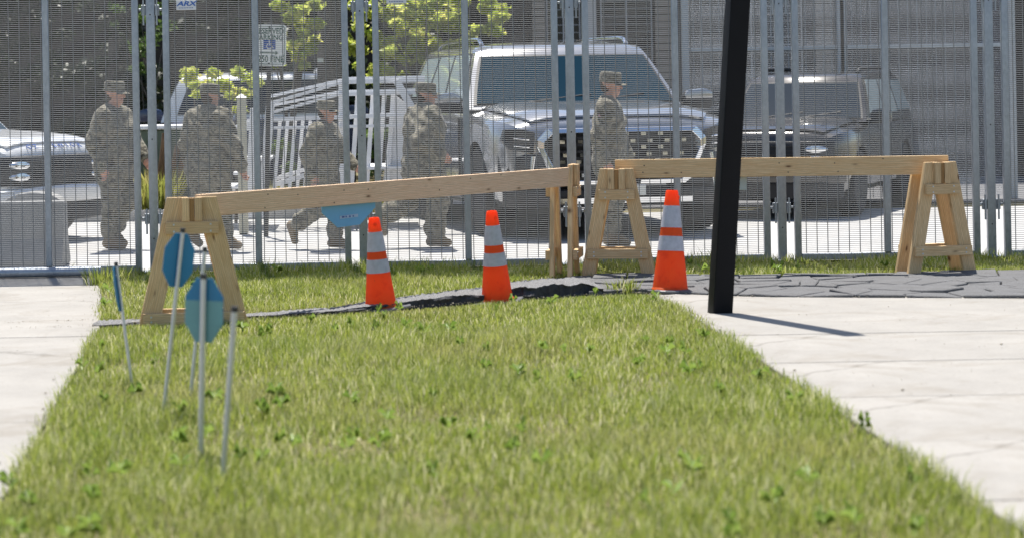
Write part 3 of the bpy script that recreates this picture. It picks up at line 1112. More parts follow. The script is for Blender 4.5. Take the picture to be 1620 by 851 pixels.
cone(787, 476, 0.72, -4.6, 0.6, 'orange traffic cone standing alone under the middle of the long beam')
cone(1060, 461, 0.83, 4.6, 1.3, 'largest orange traffic cone, between the open trestle and the black pole')

# ------------------------------------------------------------------ leaning black pole
g = ground(1139, 495)
rt = empty('black_pole', (g.x, g.y, 0.0), 0, 'leaning square black steel pole on the sidewalk', 'pole')
rt.rotation_euler = (0, R(4.25), 0)
pm = MB().box((-0.075, -0.075, -0.02), (0.075, 0.075, 4.2)).build('shaft', MT['black'], rt, Matrix.Rotation(R(9), 4, 'Z'), bevel=0.012, seg=3, sm=40)
MB().box((-0.08, -0.08, 4.2), (0.08, 0.08, 4.23)).build('cap', MT['black'], rt, Matrix.Rotation(R(9), 4, 'Z'), bevel=0.006)

# ------------------------------------------------------------------ yard signs on stakes in the foreground
def stake_sign(top, foot_dx, d, label, octo=None, rz=0.0, mat='yardblue', r=0.011, two=False, cap=True, lean_y=0.0):
    t = at(top[0], top[1], d)
    z = t.z
    gx = t.x + foot_dx
    rt = empty('yard_sign' if octo else 'metal_stake', (gx, d, 0), 0, label, 'sign' if octo else 'stake', 'yard signs and stakes in the foreground lawn')
    tp = Vector((t.x - gx, lean_y, z))
    MB().tube([(0, 0, -0.05), tuple(tp)], r, 12).build('stake', MT['alu'], rt, sm=60)
    if cap:
        ax = tp.normalized()
        MB().tube([tuple(tp - ax * 0.008), tuple(tp + ax * 0.016)], r * 1.25, 12).build('cap', MT['rubber'], rt, sm=50)
    if octo:
        hw, hh, drop = octo
        c = tp - tp.normalized() * drop
        k = 0.42
        def octp(e=0.0):
            return [(-hw * k - 0, hh + e), (hw * k, hh + e), (hw + e, hh * k), (hw + e, -hh * k), (hw * k, -hh - e), (-hw * k, -hh - e), (-hw - e, -hh * k), (-hw - e, hh * k)]
        ax = tp.normalized()
        M = Matrix.Translation(c) @ Matrix.Rotation(math.atan2(tp.x, tp.z), 4, 'Y') @ Matrix.Rotation(rz, 4, 'Z')
        off = r + 0.004
        pl = MB().prism(octp(), off - 0.002, off + 0.002, 'y').build('sign_plate', MT[mat], rt, M, bevel=0.0012)
        if two:  # light on the lower half, painted as a paler band
            MB().prism([(-hw + .002, -hh * k), (hw - .002, -hh * k), (hw - 0.002, hh * .30), (-hw + .002, hh * .30)][::1], off - 0.0035, off - 0.0022, 'y').build('lit_band', MT['yardlit'], pl)
            MB().prism([(-hw * k, -hh + .002), (hw * k, -hh + .002), (hw - .002, -hh * k - .0005), (-hw + .002, -hh * k - .0005)], off - 0.0035, off - 0.0022, 'y').build('lit_band', MT['yardlit'], pl)
        for s in (-1, 1):
            MB().tube([(0, off - 0.006, s * hh * .6), (0, off + 0.004, s * hh * .6)], 0.006, 8).build('rivet', MT['alu'], pl)
    return rt
stake_sign((289, 366), -0.125, 11.7, 'yard sign with a blue octagon in front of the left trestle', (0.084, 0.142, 0.155), R(22))
stake_sign((322, 438), -0.03, 10.3, 'blurred yard sign with a teal octagon, light painted on its lower half, nearest the viewer', (0.094, 0.15, 0.155), R(-14), two=True, r=0.014)
stake_sign((324, 396), -0.10, 12.3, 'bare metal stake with black cap rising behind the teal sign')
stake_sign((371, 490), -0.07, 9.6, 'short blurred metal stake with black cap right of the teal sign', r=0.013)
stake_sign((184, 419), 0.085, 12.9, 'yard sign seen edge-on beside the driveway', (0.085, 0.13, 0.14), R(87), r=0.009)

# ------------------------------------------------------------------ vehicles
def lerp(a, b, t): return a + (b - a) * t
def vehicle(name, loc, rz, scale, label, body='silver', hood='silver', roof=None, glass='blueglass', front='mesh', bumper=None, simple=False, letters=None, rail='chrome', hscale=1.0, wscale=1.0, mirrors=True):
    """large SUV, nose towards local -Y, front bumper at y = 0"""
    rt = empty(name, loc, rz, label, 'car')
    rt.scale = (scale * wscale, scale, scale * hscale)
    roof = roof or body
    bumper = bumper or body
    L = 5.25
    ST = [  # y, half width, top z at centre, shoulder z, bottom z
        (0.00, 0.70, 1.02, 0.96, 0.42), (0.03, 0.80, 1.08, 1.01, 0.36), (0.09, 0.875, 1.125, 1.05, 0.33), (0.20, 0.935, 1.155, 1.08, 0.31),
        (0.38, 0.985, 1.18, 1.10, 0.30), (0.62, 1.005, 1.20, 1.12, 0.30), (1.0, 1.01, 1.225, 1.14, 0.31), (1.35, 1.005, 1.245, 1.15, 0.31), (1.62, 1.0, 1.25, 1.16, 0.31),
        (2.4, 1.005, 1.25, 1.17, 0.31), (3.4, 1.01, 1.26, 1.18, 0.31), (4.2, 1.005, 1.27, 1.19, 0.32), (4.8, 0.985, 1.27, 1.19, 0.36), (5.1, 0.95, 1.26, 1.18, 0.40), (5.22, 0.90, 1.22, 1.14, 0.46), (5.25, 0.84, 1.15, 1.08, 0.52)]
    def section(y):
        ys = [s[0] for s in ST]
        v = [np.interp(y, ys, [s[i] for s in ST]) for i in (1, 2, 3, 4)]
        return v
    def top(y, u):
        """top surface at lateral fraction u (-1..1)"""
        hw, tz, sz, zb = section(y)
        a = abs(u)
        z = tz - (tz - sz) * a ** 3.2
        if y < 1.6 and 0.38 < a < 0.9:      # raised edges of the bonnet
            z += 0.02 * math.sin((a - 0.38) / 0.52 * math.pi) * min(1, y / 0.25)
        return (u * hw * 0.955, y, z)
    ys = [0.0, .015, .03, .06, .09, .14, .2, .28, .38, .5, .62, .8, 1.0, 1.2, 1.35, 1.5, 1.62, 2.0, 2.4, 2.9, 3.4, 3.8, 4.2, 4.5, 4.8, 4.95, 5.1, 5.17, 5.22, 5.25]
    us = [-1, -.9, -.8, -.65, -.45, -.25, 0, .25, .45, .65, .8, .9, 1]
    rows = []
    for y in ys:
        hw, tz, sz, zb = section(y)
        side = [(0.90, zb), (0.955, zb + 0.07), (0.965, zb + 0.20), (0.985, 0.55), (0.997, 0.70), (1.0, 0.84), (0.995, 0.95), (0.985, sz - 0.05)]
        row = [(-hw * w, y, z) for w, z in side] + [top(y, u) for u in us] + [(hw * w, y, z) for w, z in reversed(side)]
        rows.append(row)
    mb = MB().grid(rows)
    n = len(rows[0])
    k = len(mb.v)
    mb.f.append(tuple(range(n)))
    mb.f.append(tuple(reversed(range(k - n, k))))
    for i in range(len(rows) - 1):       # floor
        mb.f.append((i * n, (i + 1) * n, (i + 2) * n - 1, (i + 1) * n - 1))
    me = mb.mesh('body')
    bo = link('body', me, [MT[body], MT['trim']], rt)
    wheels = [(0.98, 0.435), (4.02, 0.435)]
    cut = MB()
    for wy, wz in wheels:
        for s in (-1, 1):
            prof = [(wy + 0.50 * math.cos(a), wz - 0.03 + 0.50 * math.sin(a)) for a in np.linspace(0, 2 * math.pi, 36, endpoint=False)]
            lo, hi = sorted((s * 0.70, s * 1.2))
            cut.prism(prof, lo, hi, 'x')
    cm = cut.mesh('cut')
    co = link('cut', cm, MT['trim'], rt)
    bpy.context.view_layer.update()
    md = bo.modifiers.new('arch', 'BOOLEAN')
    md.operation = 'DIFFERENCE'
    md.object = co
    md.solver = 'EXACT'
    md.material_mode = 'TRANSFER'
    dg = bpy.context.evaluated_depsgraph_get()
    me2 = bpy.data.meshes.new_from_object(bo.evaluated_get(dg))
    bo.modifiers.clear()
    bo.data = me2
    bpy.data.objects.remove(co)
    smooth(me2, 32)
    # bonnet panel, slightly proud of the body
    hb = []
    for y in [0.085, .11, .16, .24, .34, .46, .6, .8, 1.0, 1.2, 1.36, 1.44]:
        r_ = []
        for u in np.linspace(-.86, .86, 17):
            p = top(y, u)
            r_.append((p[0], p[1] + (0.16 * (u / .86) ** 2 if y > 1.3 else 0), p[2] + 0.008))
        hb.append(r_)
    ho = MB().grid(hb).build('bonnet', MT[hood], rt, sm=40, thick=0.02)
    # greenhouse
    Z0, Z1 = 1.20, 1.845
    def gh(t, kind, u):
        """surface point: t height 0..1, kind 'f' front, 's' side +x, 'r' rear"""
        z = lerp(Z0, Z1, t)
        hw = lerp(0.945, 0.735, t ** 1.15)
        yf = lerp(1.40, 2.08, t ** 0.95)
        yr = lerp(5.10, 4.86, t)
        cf = 0.20
        if kind == 'f': return Vector((u * hw, yf + cf * u * u, z))
        if kind == 's': return Vector((hw, lerp(yf + cf, yr, u), z))
        return Vector((u * hw, yr + 0.05 * (1 - u * u), z))
    ts = [0, .15, .3, .45, .6, .75, .88, .94, .98, 1.0]
    shr = [1, 1, 1, 1, 1, 1, .995, .985, .965, .92]
    rings = []
    for t, q in zip(ts, shr):
        zz = t
        ring = [gh(zz, 'f', u) for u in np.linspace(-1, 1, 13)]
        ring += [gh(zz, 's', u) for u in np.linspace(0, 1, 13)[1:-1]]
        ring += [gh(zz, 'r', u) for u in np.linspace(1, -1, 9)]
        ring += [Vector((-p.x, p.y, p.z)) for p in [gh(zz, 's', u) for u in np.linspace(1, 0, 13)[1:-1]]]
        cy = 3.5
        rings.append([Vector((p.x * q, cy + (p.y - cy) * q, p.z)) for p in ring])
    # dome
    last = rings[-1]
    for f_, dz in ((0.75, 0.03), (0.45, 0.047), (0.15, 0.052)):
        rings.append([Vector((p.x * f_, 3.5 + (p.y - 3.5) * f_, p.z + dz)) for p in last])
    P = [[tuple(rings[j][i]) for j in range(len(rings))] for i in range(len(last))]
    mb = MB().grid(P, True)
    nv = len(rings)
    mb.f.append(tuple(i * nv + nv - 1 for i in range(len(last))))
    MB_ = mb.build('cabin', MT[roof], rt, sm=50)
    def patch(nm, mat, fn, t0, t1, u0, u1, mir=False, nt_=7, nu=9, off=0.007, skew=0.0):
        g_ = []
        for i in range(nt_):
            t = lerp(t0, t1, i / (nt_ - 1))
            r_ = []
            for j in range(nu):
                u = lerp(u0, u1, j / (nu - 1)) + skew * (i / (nt_ - 1))
                p = gh(t, fn, u)
                e = 1e-3
                du = gh(t, fn, u + e) - p
                dt = gh(t + e, fn, u) - p
                nn = du.cross(dt).normalized()
                if fn == 'f' and nn.y > 0: nn = -nn
                if fn == 's' and nn.x < 0: nn = -nn
                if fn == 'r' and nn.y < 0: nn = -nn
                p = p + nn * off
                r_.append((-p.x if mir else p.x, p.y, p.z))
            g_.append(r_)
        return MB().grid(g_).build(nm, MT[mat], rt, sm=60, thick=0.004)
    patch('windscreen_seal', 'trim', 'f', 0.055, 0.83, -0.955, 0.955, off=0.004)
    patch('windscreen', glass, 'f', 0.075, 0.80, -0.925, 0.925, nu=15, off=0.011)
    for m in (False, True):
        patch('window_surround', 'trim', 's', 0.15, 0.88, 0.05, 0.945, m, off=0.004)
    for m in (False, True):
        patch('side_window', 'sideglass_sky', 's', 0.17, 0.86, 0.065, 0.335, m, skew=0.0, off=0.009)
        patch('side_window', 'sideglass_sky', 's', 0.17, 0.86, 0.365, 0.63, m, off=0.009)
        patch('side_window', 'sideglass_sky', 's', 0.20, 0.85, 0.66, 0.92, m, off=0.009)
    patch('rear_window', 'glass', 'r', 0.15, 0.88, -0.85, 0.85)
    # wipers
    for x0, x1 in ((-0.45, 0.12), (0.12, 0.62)):
        a = gh(0.09, 'f', x0 / 0.93) + Vector((0, -0.022, 0.01))
        b = gh(0.20, 'f', x1 / 0.93) + Vector((0, -0.022, 0.01))
        MB().tube([tuple(a), tuple(b)], 0.008, 6).build('wiper', MT['trim'], rt)
    # roof rails
    for s in (-1, 1):
        pts = []
        for y, z in ((2.45, 0.01), (2.55, 0.06), (2.75, 0.075), (3.6, 0.085), (4.4, 0.075), (4.6, 0.05), (4.68, 0.005)):
            pts.append((s * 0.66, y, Z1 + z))
        MB().tube(pts, 0.022, 8).build('roof_rail', MT[rail], rt, sm=60)
    # mirrors
    for s in (-1, 1) if mirrors else ():
        mb = MB().prism([(-.13, -.08), (.11, -.09), (.14, -.03), (.13, .08), (.06, .115), (-.10, .10), (-.14, .04)], -0.05, 0.07, 'y')
        mi = mb.build('wing_mirror', MT['trim'] if not simple else MT[body], rt, Matrix.Translation((s * 1.12, 1.72, 1.26)), bevel=0.022, seg=2, sm=40)
        MB().prism([(-.125, .0), (.125, .0), (.125, .07), (.06, .105), (-.10, .09), (-.13, .04)], -0.056, 0.02, 'y').build('mirror_cap', MT[body], mi, Matrix.Translation((0, 0, 0.012)), bevel=0.018, seg=2, sm=40)
        MB().box((min(s * .93, s * 1.02), 1.69, 1.19), (max(s * .93, s * 1.02), 1.75, 1.24)).build('mirror_arm', MT['trim'], rt, bevel=0.01)
    # wheels
    for wy, wz in wheels:
        for s in (-1, 1):
            x0 = s * 0.985
            w = MB().lathe([(0.30, -0.13), (0.40, -0.135), (0.425, -0.11), (0.435, -0.07), (0.435, 0.07), (0.425, 0.11), (0.40, 0.135), (0.30, 0.13)], 40).build(
                'wheel', MT['tyre'], rt, Matrix.Translation((s * 0.86, wy, wz)) @ Matrix.Rotation(s * R(90), 4, 'Y'), sm=40)
            ri = MB().lathe([(0.02, 0.10), (0.07, 0.10), (0.08, 0.07), (0.27, 0.075), (0.295, 0.12), (0.302, 0.115), (0.302, 0.05), (0.02, 0.05)], 36).build('rim', MT['rim'], w, sm=40)
            for q in range(6):
                MB().box((0.06, -0.028, 0.075), (0.28, 0.028, 0.105)).build('spoke', MT['rim'], w, Matrix.Rotation(q * math.pi / 3, 4, 'Z'), bevel=0.008)
    # doors: shut lines and handles
    if not simple:
        for s in (-1, 1):
            for y in (1.75, 2.78, 3.78):
                MB().box((min(s * 0.99, s * 1.0115), y - 0.005, 0.42), (max(s * 0.99, s * 1.0115), y + 0.005, 1.12)).build('door_gap', MT['trim'], rt)
            for y in (2.58, 3.58):
                MB().tube([(s * 1.0, y - .1, 1.0), (s * 1.035, y - .07, 1.0), (s * 1.035, y + .07, 1.0), (s * 1.0, y + .1, 1.0)], 0.014, 8).build('door_handle', MT['chrome'], rt, sm=60)
            MB().box((min(s * .93, s * 1.03), 1.55, 0.30), (max(s * .93, s * 1.03), 3.5, 0.35)).build('running_board', MT['trim'], rt, bevel=0.012)
    # nose
    if front == 'mesh':
        hexo = [(-0.53, 1.03), (0.53, 1.03), (0.60, 0.93), (0.60, 0.86), (0.50, 0.56), (0.44, 0.50), (-0.44, 0.50), (-0.50, 0.56), (-0.60, 0.86), (-0.60, 0.93)]
        hexo = [(x * 1.16, z) for x, z in hexo]
        hexi = [(x * 0.925, 0.765 + (z - 0.765) * 0.83) for x, z in hexo]
        n = len(hexo)
        def front_y(x): return -0.13 + 0.045 * (abs(x) / 0.6) ** 2.2
        mb = MB()
        vs = [(x, front_y(x), z) for x, z in hexo] + [(x, front_y(x) - 0.012, z) for x, z in hexi] + [(x, front_y(x) + 0.10, z) for x, z in hexo] + [(x, front_y(x) + 0.10, z) for x, z in hexi]
        fs = []
        for i in range(n):
            j = (i + 1) % n
            fs += [(i, j, n + j, n + i), (2 * n + j, 2 * n + i, 3 * n + i, 3 * n + j), (j, i, 2 * n + i, 2 * n + j), (n + i, n + j, 3 * n + j, 3 * n + i)]
        mb.add(vs, fs)
        gr = mb.build('grille', MT['chrome'], rt, bevel=0.006)
        rows_ = []
        for i in range(9):
            x = -0.62 + 1.24 * i / 8
            rows_.append([(x, front_y(x) + 0.06, 0.52), (x, front_y(x) + 0.06, 1.015)])
        MB().grid(rows_).build('grille_backing', MT['trim'], gr, thick=0.01)
        for r_ in range(7):
            z = 0.565 + r_ * 0.062
            lim = 1.16 * (0.535 if z > 0.8 else lerp(0.42, 0.53, (z - 0.52) / 0.28))
            pts = [(x, front_y(x) + 0.022, z) for x in np.linspace(-lim, lim, 11)]
            mb = MB()
            for a, b in zip(pts[:-1], pts[1:]):
                mb.box((a[0], min(a[1], b[1]) - .012, z - .011), (b[0], max(a[1], b[1]) + .012, z + .011))
            mb.build('grille_slat', MT['trim'], gr)
            for q in range(8):
                x = -lim + 0.05 + (2 * lim - .1) * (q + (0.5 if r_ % 2 else 0.12)) / 8
                if x > lim - 0.05: continue
                MB().box((x - .020, front_y(x) - .004, z + .014), (x + .020, front_y(x) + .02, z + .046)).build('chrome_block', MT['chrome'], gr)
        for s in (-1, 1):
            def hp(x): return -0.02 + 0.055 * max(0, (x - 0.70) / 0.1) ** 1.3
            P_ = [(.705, 1.00), (.80, 1.03), (.925, 1.03), (.945, .93), (.90, .84), (.72, .80)]
            mb = MB()
            vs = [(s * x, hp(x) - 0.03, z) for x, z in P_] + [(s * x, hp(x) + 0.06, z) for x, z in P_]
            m_ = len(P_)
            fs = [tuple(range(m_)), tuple(reversed(range(m_, 2 * m_)))] + [((i + 1) % m_, i, i + m_, (i + 1) % m_ + m_) for i in range(m_)]
            hl = mb.add(vs, fs).build('headlamp', MT['lamp'], rt, bevel=0.008)
            for z in (0.86, 0.93):
                MB().tube([(s * .75, hp(.75) - 0.036, z), (s * .86, hp(.86) - 0.036, z + .012)], 0.008, 6).build('light_strip', MT['chrome'], hl)
            pts = [(s * .73, -.075, .78), (s * .75, -.075, .60), (s * .76, -.06, .50), (s * .88, 0.05, .50)]
            MB().tube(pts, 0.016, 6).build('fog_lamp_trim', MT['chrome'], rt, sm=60)
            MB().lathe([(0.02, -.02), (0.055, -.02), (0.06, 0), (0.05, .012)], 18).build('fog_lamp', MT['lamp'], rt, Matrix.Translation((s * .78, -0.04, .58)) @ Matrix.Rotation(R(-90), 4, 'X'))
        # dark fascia either side of the grille, shade on the silver nose put into its colour
        for s in (-1, 1):
            rows_ = []
            for x in np.linspace(.40, .955, 10):
                y = -0.075 + 0.34 * (x / 0.955) ** 7.5
                rows_.append([(s * x, y + .03, .47), (s * x, y, .50), (s * x, y, .76), (s * x, y + .02, .80)])
            MB().grid(rows_).build('shaded_fascia', MT['gunmetal'], rt, sm=40)
        # lower bumper
        rows_ = []
        for i in range(21):
            x = -0.93 + 1.86 * i / 20
            y = -0.13 + 0.36 * (abs(x) / 0.93) ** 6
            rows_.append([(x, y + .02, .30), (x, y - .01, .34), (x, y - .02, .42), (x, y - .01, .455), (x, y + .05, .47), (x, y + .16, .47), (x, y + .16, .30)])
        MB().grid(rows_).build('lower_bumper', MT['trim'], rt, sm=40)
        MB().grid([[(x, -0.17, .335), (x, -0.175, .385)] for x in np.linspace(-.55, .55, 11)]).build('skid_plate', MT['chrome'], rt, thick=0.02)
        MB().box((-.16, -.185, .40), (.16, -.165, .50)).build('number_plate', MT['signwhite'], rt, bevel=0.004)
    else:
        rows_ = []
        for i in range(21):
            x = -0.86 + 1.72 * i / 20
            y = -0.06 + 0.12 * (abs(x) / 0.86) ** 7
            rows_.append([(x, y, .66), (x, y - .015, .70), (x, y - .015, .94), (x, y + .01, .985), (x, y + .1, 1.0)])
        gr = MB().grid(rows_).build('grille', MT['trim'], rt, sm=40, thick=0.02)
        for i in range(5):
            z = .72 + i * .05
            MB().box((-.48, -.092, z), (.48, -.074, z + .014)).build('grille_slat', MT['trim'], gr)
        for s in (-1, 1):
            for z in (.76, .89):
                hl = MB().lathe([(0.03, -.035), (0.09, -.03), (0.115, 0), (0.11, .05)], 22, sx=1.3, sy=.48).build('headlamp', MT['chrome'], rt, Matrix.Translation((s * .64, -0.045, z)) @ Matrix.Rotation(R(8) * s, 4, 'Z') @ Matrix.Rotation(R(-90), 4, 'X'), sm=50)
            P_ = [(s * .80, .60), (s * .98, .62), (s * .97, .72)]
            MB().prism(P_, 0.16, 0.30, 'y').build('corner_fin', MT[bumper], rt, bevel=0.012)
        rows_ = []
        for i in range(21):
            x = -0.97 + 1.94 * i / 20
            y = -0.13 + 0.34 * (abs(x) / 0.97) ** 6
            zt = .60 + 0.05 * (1 - (x / .97) ** 2)
            rows_.append([(x, y + .14, .46), (x, y + .02, .46), (x, y - .01, .50), (x, y - .01, zt - .03), (x, y + .02, zt), (x, y + .2, zt + .01)])
        MB().grid(rows_).build('bumper', MT[bumper], rt, sm=40)
        rows_ = []
        for i in range(21):
            x = -0.94 + 1.88 * i / 20
            y = -0.09 + 0.34 * (abs(x) / 0.97) ** 6
            rows_.append([(x, y + .1, .24), (x, y, .27), (x, y, .455), (x, y + .1, .455)])
        MB().grid(rows_).build('lower_bumper', MT['trim'], rt, sm=40)
    if letters:
        w_ = 0.105
        for i, ch in enumerate(letters):
            if ch == ' ': continue
            u = (i - (len(letters) - 1) / 2) * w_ / 0.80
            p = Vector(top(0.04, u))
            nrm = (Vector(top(0.04, u + .02)) - p).cross(Vector(top(0.075, u)) - p).normalized()
            if nrm.z < 0: nrm = -nrm
            xa = Vector((1, 0, 0))
            ya = nrm.cross(xa).normalized()
            xa = ya.cross(nrm)
            p = p + nrm * 0.012
            M = Matrix(((xa.x, ya.x, nrm.x, p.x), (xa.y, ya.y, nrm.y, p.y), (xa.z, ya.z, nrm.z, p.z), (0, 0, 0, 1)))
            link('letter', text_mesh(ch, 0.10, 0.002, 0, 0.002), MT['signblue'], rt, M)
    return rt

gS = ground(984, 377)
yawS = R(10.0)
vehicle('suv', gS, yawS, 1.165, 'silver SUV with a large chrome grille behind the fence', 'silver', 'silver', wscale=1.20, hscale=1.03)
gW = ground(92, 383)
vehicle('suv', gW, R(55), 1.02, 'white SUV with a black grille and lettered bonnet at the left edge', 'whitep', 'whitep', front='panel', bumper='whitep', letters='OZ SENIOR', mirrors=False)
gB = at(1215, 378, 27.6)
gB.z = 0
vehicle('suv', gB, R(-24), 0.98, 'black car parked behind the silver SUV, partly hidden by the black pole', 'blackp', 'blackp', front='panel', simple=True, glass='glass', rail='trim')
gV = at(368, 200, 33.0)
gV.z = 0
gV.y = 38.2
vehicle('suv', gV, R(184), 1.06, wscale=1.42, label='dark blue SUV with a white roof parked far behind the second soldier', body='bluep', hood='bluep', roof='whitep', front='panel', simple=True, rail='alu')

# ------------------------------------------------------------------ concrete barrier
gb = ground(96, 424)
rt = empty('concrete_barrier', (gb.x - 1.5, gb.y + 0.42, 0), 0, 'grey concrete road barrier at the left behind the fence', 'barrier')
prof = [(-.30, 0), (-.30, .06), (-.17, .27), (-.11, .64), (.11, .64), (.17, .27), (.30, .06), (.30, 0)]
mb = MB().prism(prof, -1.5, 1.5, 'x')
mb.build('block', MT['barrier'], rt, bevel=0.02, seg=2)
for x in (-.9, .9):
    MB().tube([(x - .09, 0, .67), (x - .08, 0, .73), (x + .08, 0, .73), (x + .09, 0, .67)], 0.012, 8).build('lifting_loop', MT['galv'], rt, sm=60)
gb2 = ground(36, 405)
rt = empty('concrete_barrier', (gb2.x, gb2.y + 0.9, 0), 0, 'round topped concrete block showing above the grey road barrier', 'barrier')
pr = [(-.33, 0), (.33, 0), (.33, .50)] + [(.33 * math.cos(a), .50 + .14 * math.sin(a)) for a in np.linspace(0, math.pi, 14)[1:-1]] + [(-.33, .50)]
MB().prism(pr, -.2, .2, 'y').build('block', MT['barrier'], rt, bevel=0.02, seg=2)

# ------------------------------------------------------------------ parking sign
d_s = 26.0
c = at(426, 72, d_s)
rt = empty('parking_sign', (c.x - c.z * math.tan(R(2)), c.y, 0), 0, 'reserved parking sign on a post behind the fence', 'sign')
rt.rotation_euler = (0, R(2.0), 0)
k = d_s / FPX
hw, hh = 27 * k, 32.5 * k
sp = at(418, 300, d_s)
po = MB().box((-.028, .012, -0.02), (.028, .04, c.z + hh + .03)).build('post', MT['gunmetal'], rt, bevel=0.004)
def rrect(w, h, r, n=5):
    P = []
    for cx, cy, a0 in ((w - r, h - r, 0), (-w + r, h - r, 90), (-w + r, -h + r, 180), (w - r, -h + r, 270)):
        for i in range(n):
            a = R(a0 + 90 * i / (n - 1))
            P.append((cx + r * math.cos(a), cy + r * math.sin(a)))
    return P
Mz = Matrix.Translation((0, 0, c.z))
pl = MB().prism(rrect(hw, hh, .035), -0.003, 0.003, 'y').build('sign_plate', MT['signwhite'], rt, Mz @ Matrix.Rotation(R(-6), 4, 'Z'))
# border ring
o_, i_ = rrect(hw - .016, hh - .016, .03), rrect(hw - .024, hh - .024, .024)
n = len(o_)
MB().add([(x, -.0045, z) for x, z in o_] + [(x, -.0045, z) for x, z in i_], [(i, (i + 1) % n, n + (i + 1) % n, n + i) for i in range(n)]).build('border_line', MT['signgreen'], pl)
for txt, z, sz, sxx in (('RESERVED', .163, .095, .80), ('PARKING', .088, .092, .85), ('$250 FINE', -.165, .105, .78)):
    link('lettering', text_mesh(txt, sz, 0.001, 0, 0.002), MT['signgreen'], pl, Matrix.Translation((0, -.0046, z)) @ FRONT @ Matrix.Diagonal((sxx, 1, 1, 1)))
MB().box((-.07, -.0046, -.052), (.075, -.0036, .062)).build('symbol_square', MT['signblue'], pl)
# wheelchair symbol
mb = MB()
mb.tube([(0.0, -.0065, .045), (0.0, -.0050, .045)], .010, 12)
ring = [(0.0 + .030 * math.cos(a), -.0062, -.012 + .030 * math.sin(a)) for a in np.linspace(R(110), R(380), 18)]
mb.tube(ring, .0045, 6)
mb.tube([(0, -.0062, .034), (.004, -.0062, .0), (.03, -.0062, .0), (.042, -.0062, -.03), (.052, -.0062, -.027)], .0055, 6)
mb.tube([(0.0, -.0062, .018), (.026, -.0062, .016)], .0045, 6)
mb.build('wheelchair_symbol', MT['signwhite'], pl)
MB().prism([(-.11, -.098), (.075, -.098), (.075, -.112), (.115, -.090), (.075, -.068), (.075, -.082), (-.11, -.082)], -.0046, -.0036, 'y').build('arrow', MT['signgreen'], pl)
for z in (hh - .03, -hh + .03):
    MB().tube([(0, -.0065, z), (0, -.003, z)], .010, 10).build('bolt', MT['rubber'], pl)

# ------------------------------------------------------------------ white stair with railings
d_r = 27.4
def wpt(px, py, dd=0.0): return at(px, py, d_r + dd)
base = wpt(540, 330)
rt = empty('white_stair_railing', (base.x, d_r, 0), 0, 'white wooden stair and landing with railings behind the middle soldier', 'railing')
O = Vector((base.x, d_r, 0))
def post(px, ytop, ybot, dd, w=0.085, lean=0.0):
    a, b = wpt(px, ytop, dd), wpt(px + lean, ybot, dd)
    b.z = max(b.z, 0.0)
    return board('post', b - O, a - O, w, w, rt, 'whitewood', up=(1, 0, 0), bevel=0.006)
def wrail(p, q, dd0, dd1, w=0.07, t=0.045, nm='rail'):
    return board(nm, wpt(*p, dd0) - O, wpt(*q, dd1) - O, w, t, rt, 'whitewood', bevel=0.004)
for dd, off in ((0.0, 0), (0.9, -11)):
    wrail((424, 165 + off), (541, 131 + off * .35), dd, dd, 0.038, 0.03)
    wrail((424, 180 + off), (541, 149 + off * .35), dd, dd, 0.034, 0.03)
    wrail((541, 130 + off * .35), (672, 127 + off * .3), dd, dd, 0.055)
    if dd < 1: wrail((541, 150 + off * .35), (672, 146 + off * .3), dd, dd, 0.045)
wrail((428, 190), (640, 182), -.03, -.03, 0.05)
wrail((428, 203), (640, 199), -.03, -.03, 0.035)
post(428, 160, 345, 0.0, 0.105, -14)
post(402, 172, 345, -0.1, 0.095, -9)
wrail((366, 212), (402, 196), -.1, -.1, 0.10)
wrail((366, 205), (402, 189), .3, .3, 0.05)
post(541, 126, 330, 0.05)
for i, px_ in enumerate((443, 455, 467, 479, 491, 503)):
    wrail((px_, 192), (px_ - 9, 300), 0.06 + .25 * (i % 2), 0.06 + .25 * (i % 2), 0.042, 0.042, 'baluster')
for px_ in (566, 590, 608, 622):
    wrail((px_, 150), (px_ - 10, 300), 0.08, 0.08, 0.055, 0.045, 'baluster')
wrail((437, 292), (520, 266), 0.2, 0.2, 0.06)
wrail((437, 283), (520, 257), 0.5, 0.5, 0.05)
wrail((627, 128), (652, 172), -0.06, -0.06, 0.09, 0.05, 'brace')
p0, p1 = wpt(606, 290, 0.12) - O, wpt(662, 290, 0.12) - O
q0, q1 = wpt(622, 148, 0.12) - O, wpt(650, 170, 0.12) - O
mb = MB()
vs = [p0, p1, q1, q0]
mb.add([tuple(v) for v in vs] + [tuple(v + Vector((0, .03, 0))) for v in vs], [(0, 1, 2, 3), (7, 6, 5, 4), (0, 4, 5, 1), (1, 5, 6, 2), (2, 6, 7, 3), (3, 7, 4, 0)])
mb.build('side_panel', MT['whitewood'], rt, bevel=0.004)
for i in range(4):
    a = wpt(425 - i * 14, 250 + i * 22, .7) - O
    MB().box((a.x - .3, a.y - .55, a.z - .02), (a.x + .05, a.y + .55, a.z + .02)).build('step', MT['whitewood'], rt, bevel=0.004)
zl = (wpt(560, 262, .6) - O)
MB().box((zl.x - .2, zl.y - .6, zl.z - .04), (zl.x + .75, zl.y + .6, zl.z)).build('landing', MT['whitewood'], rt, bevel=0.004)

# tan post
pt = at(382, 155, 26.6)
rt = empty('tan_post', (pt.x, 26.6, 0), 0, 'tan wooden post left of the white stair railing', 'post')
MB().box((-.055, -.055, 0), (.055, .055, pt.z)).build('shaft', MT['tanpost'], rt, bevel=0.01)
MB().add([(-.065, -.065, pt.z), (.065, -.065, pt.z), (.065, .065, pt.z), (-.065, .065, pt.z), (0, 0, pt.z + .05)], [(3, 2, 1, 0), (0, 1, 4), (1, 2, 4), (2, 3, 4), (3, 0, 4)]).build('cap', MT['whitewood'], rt)

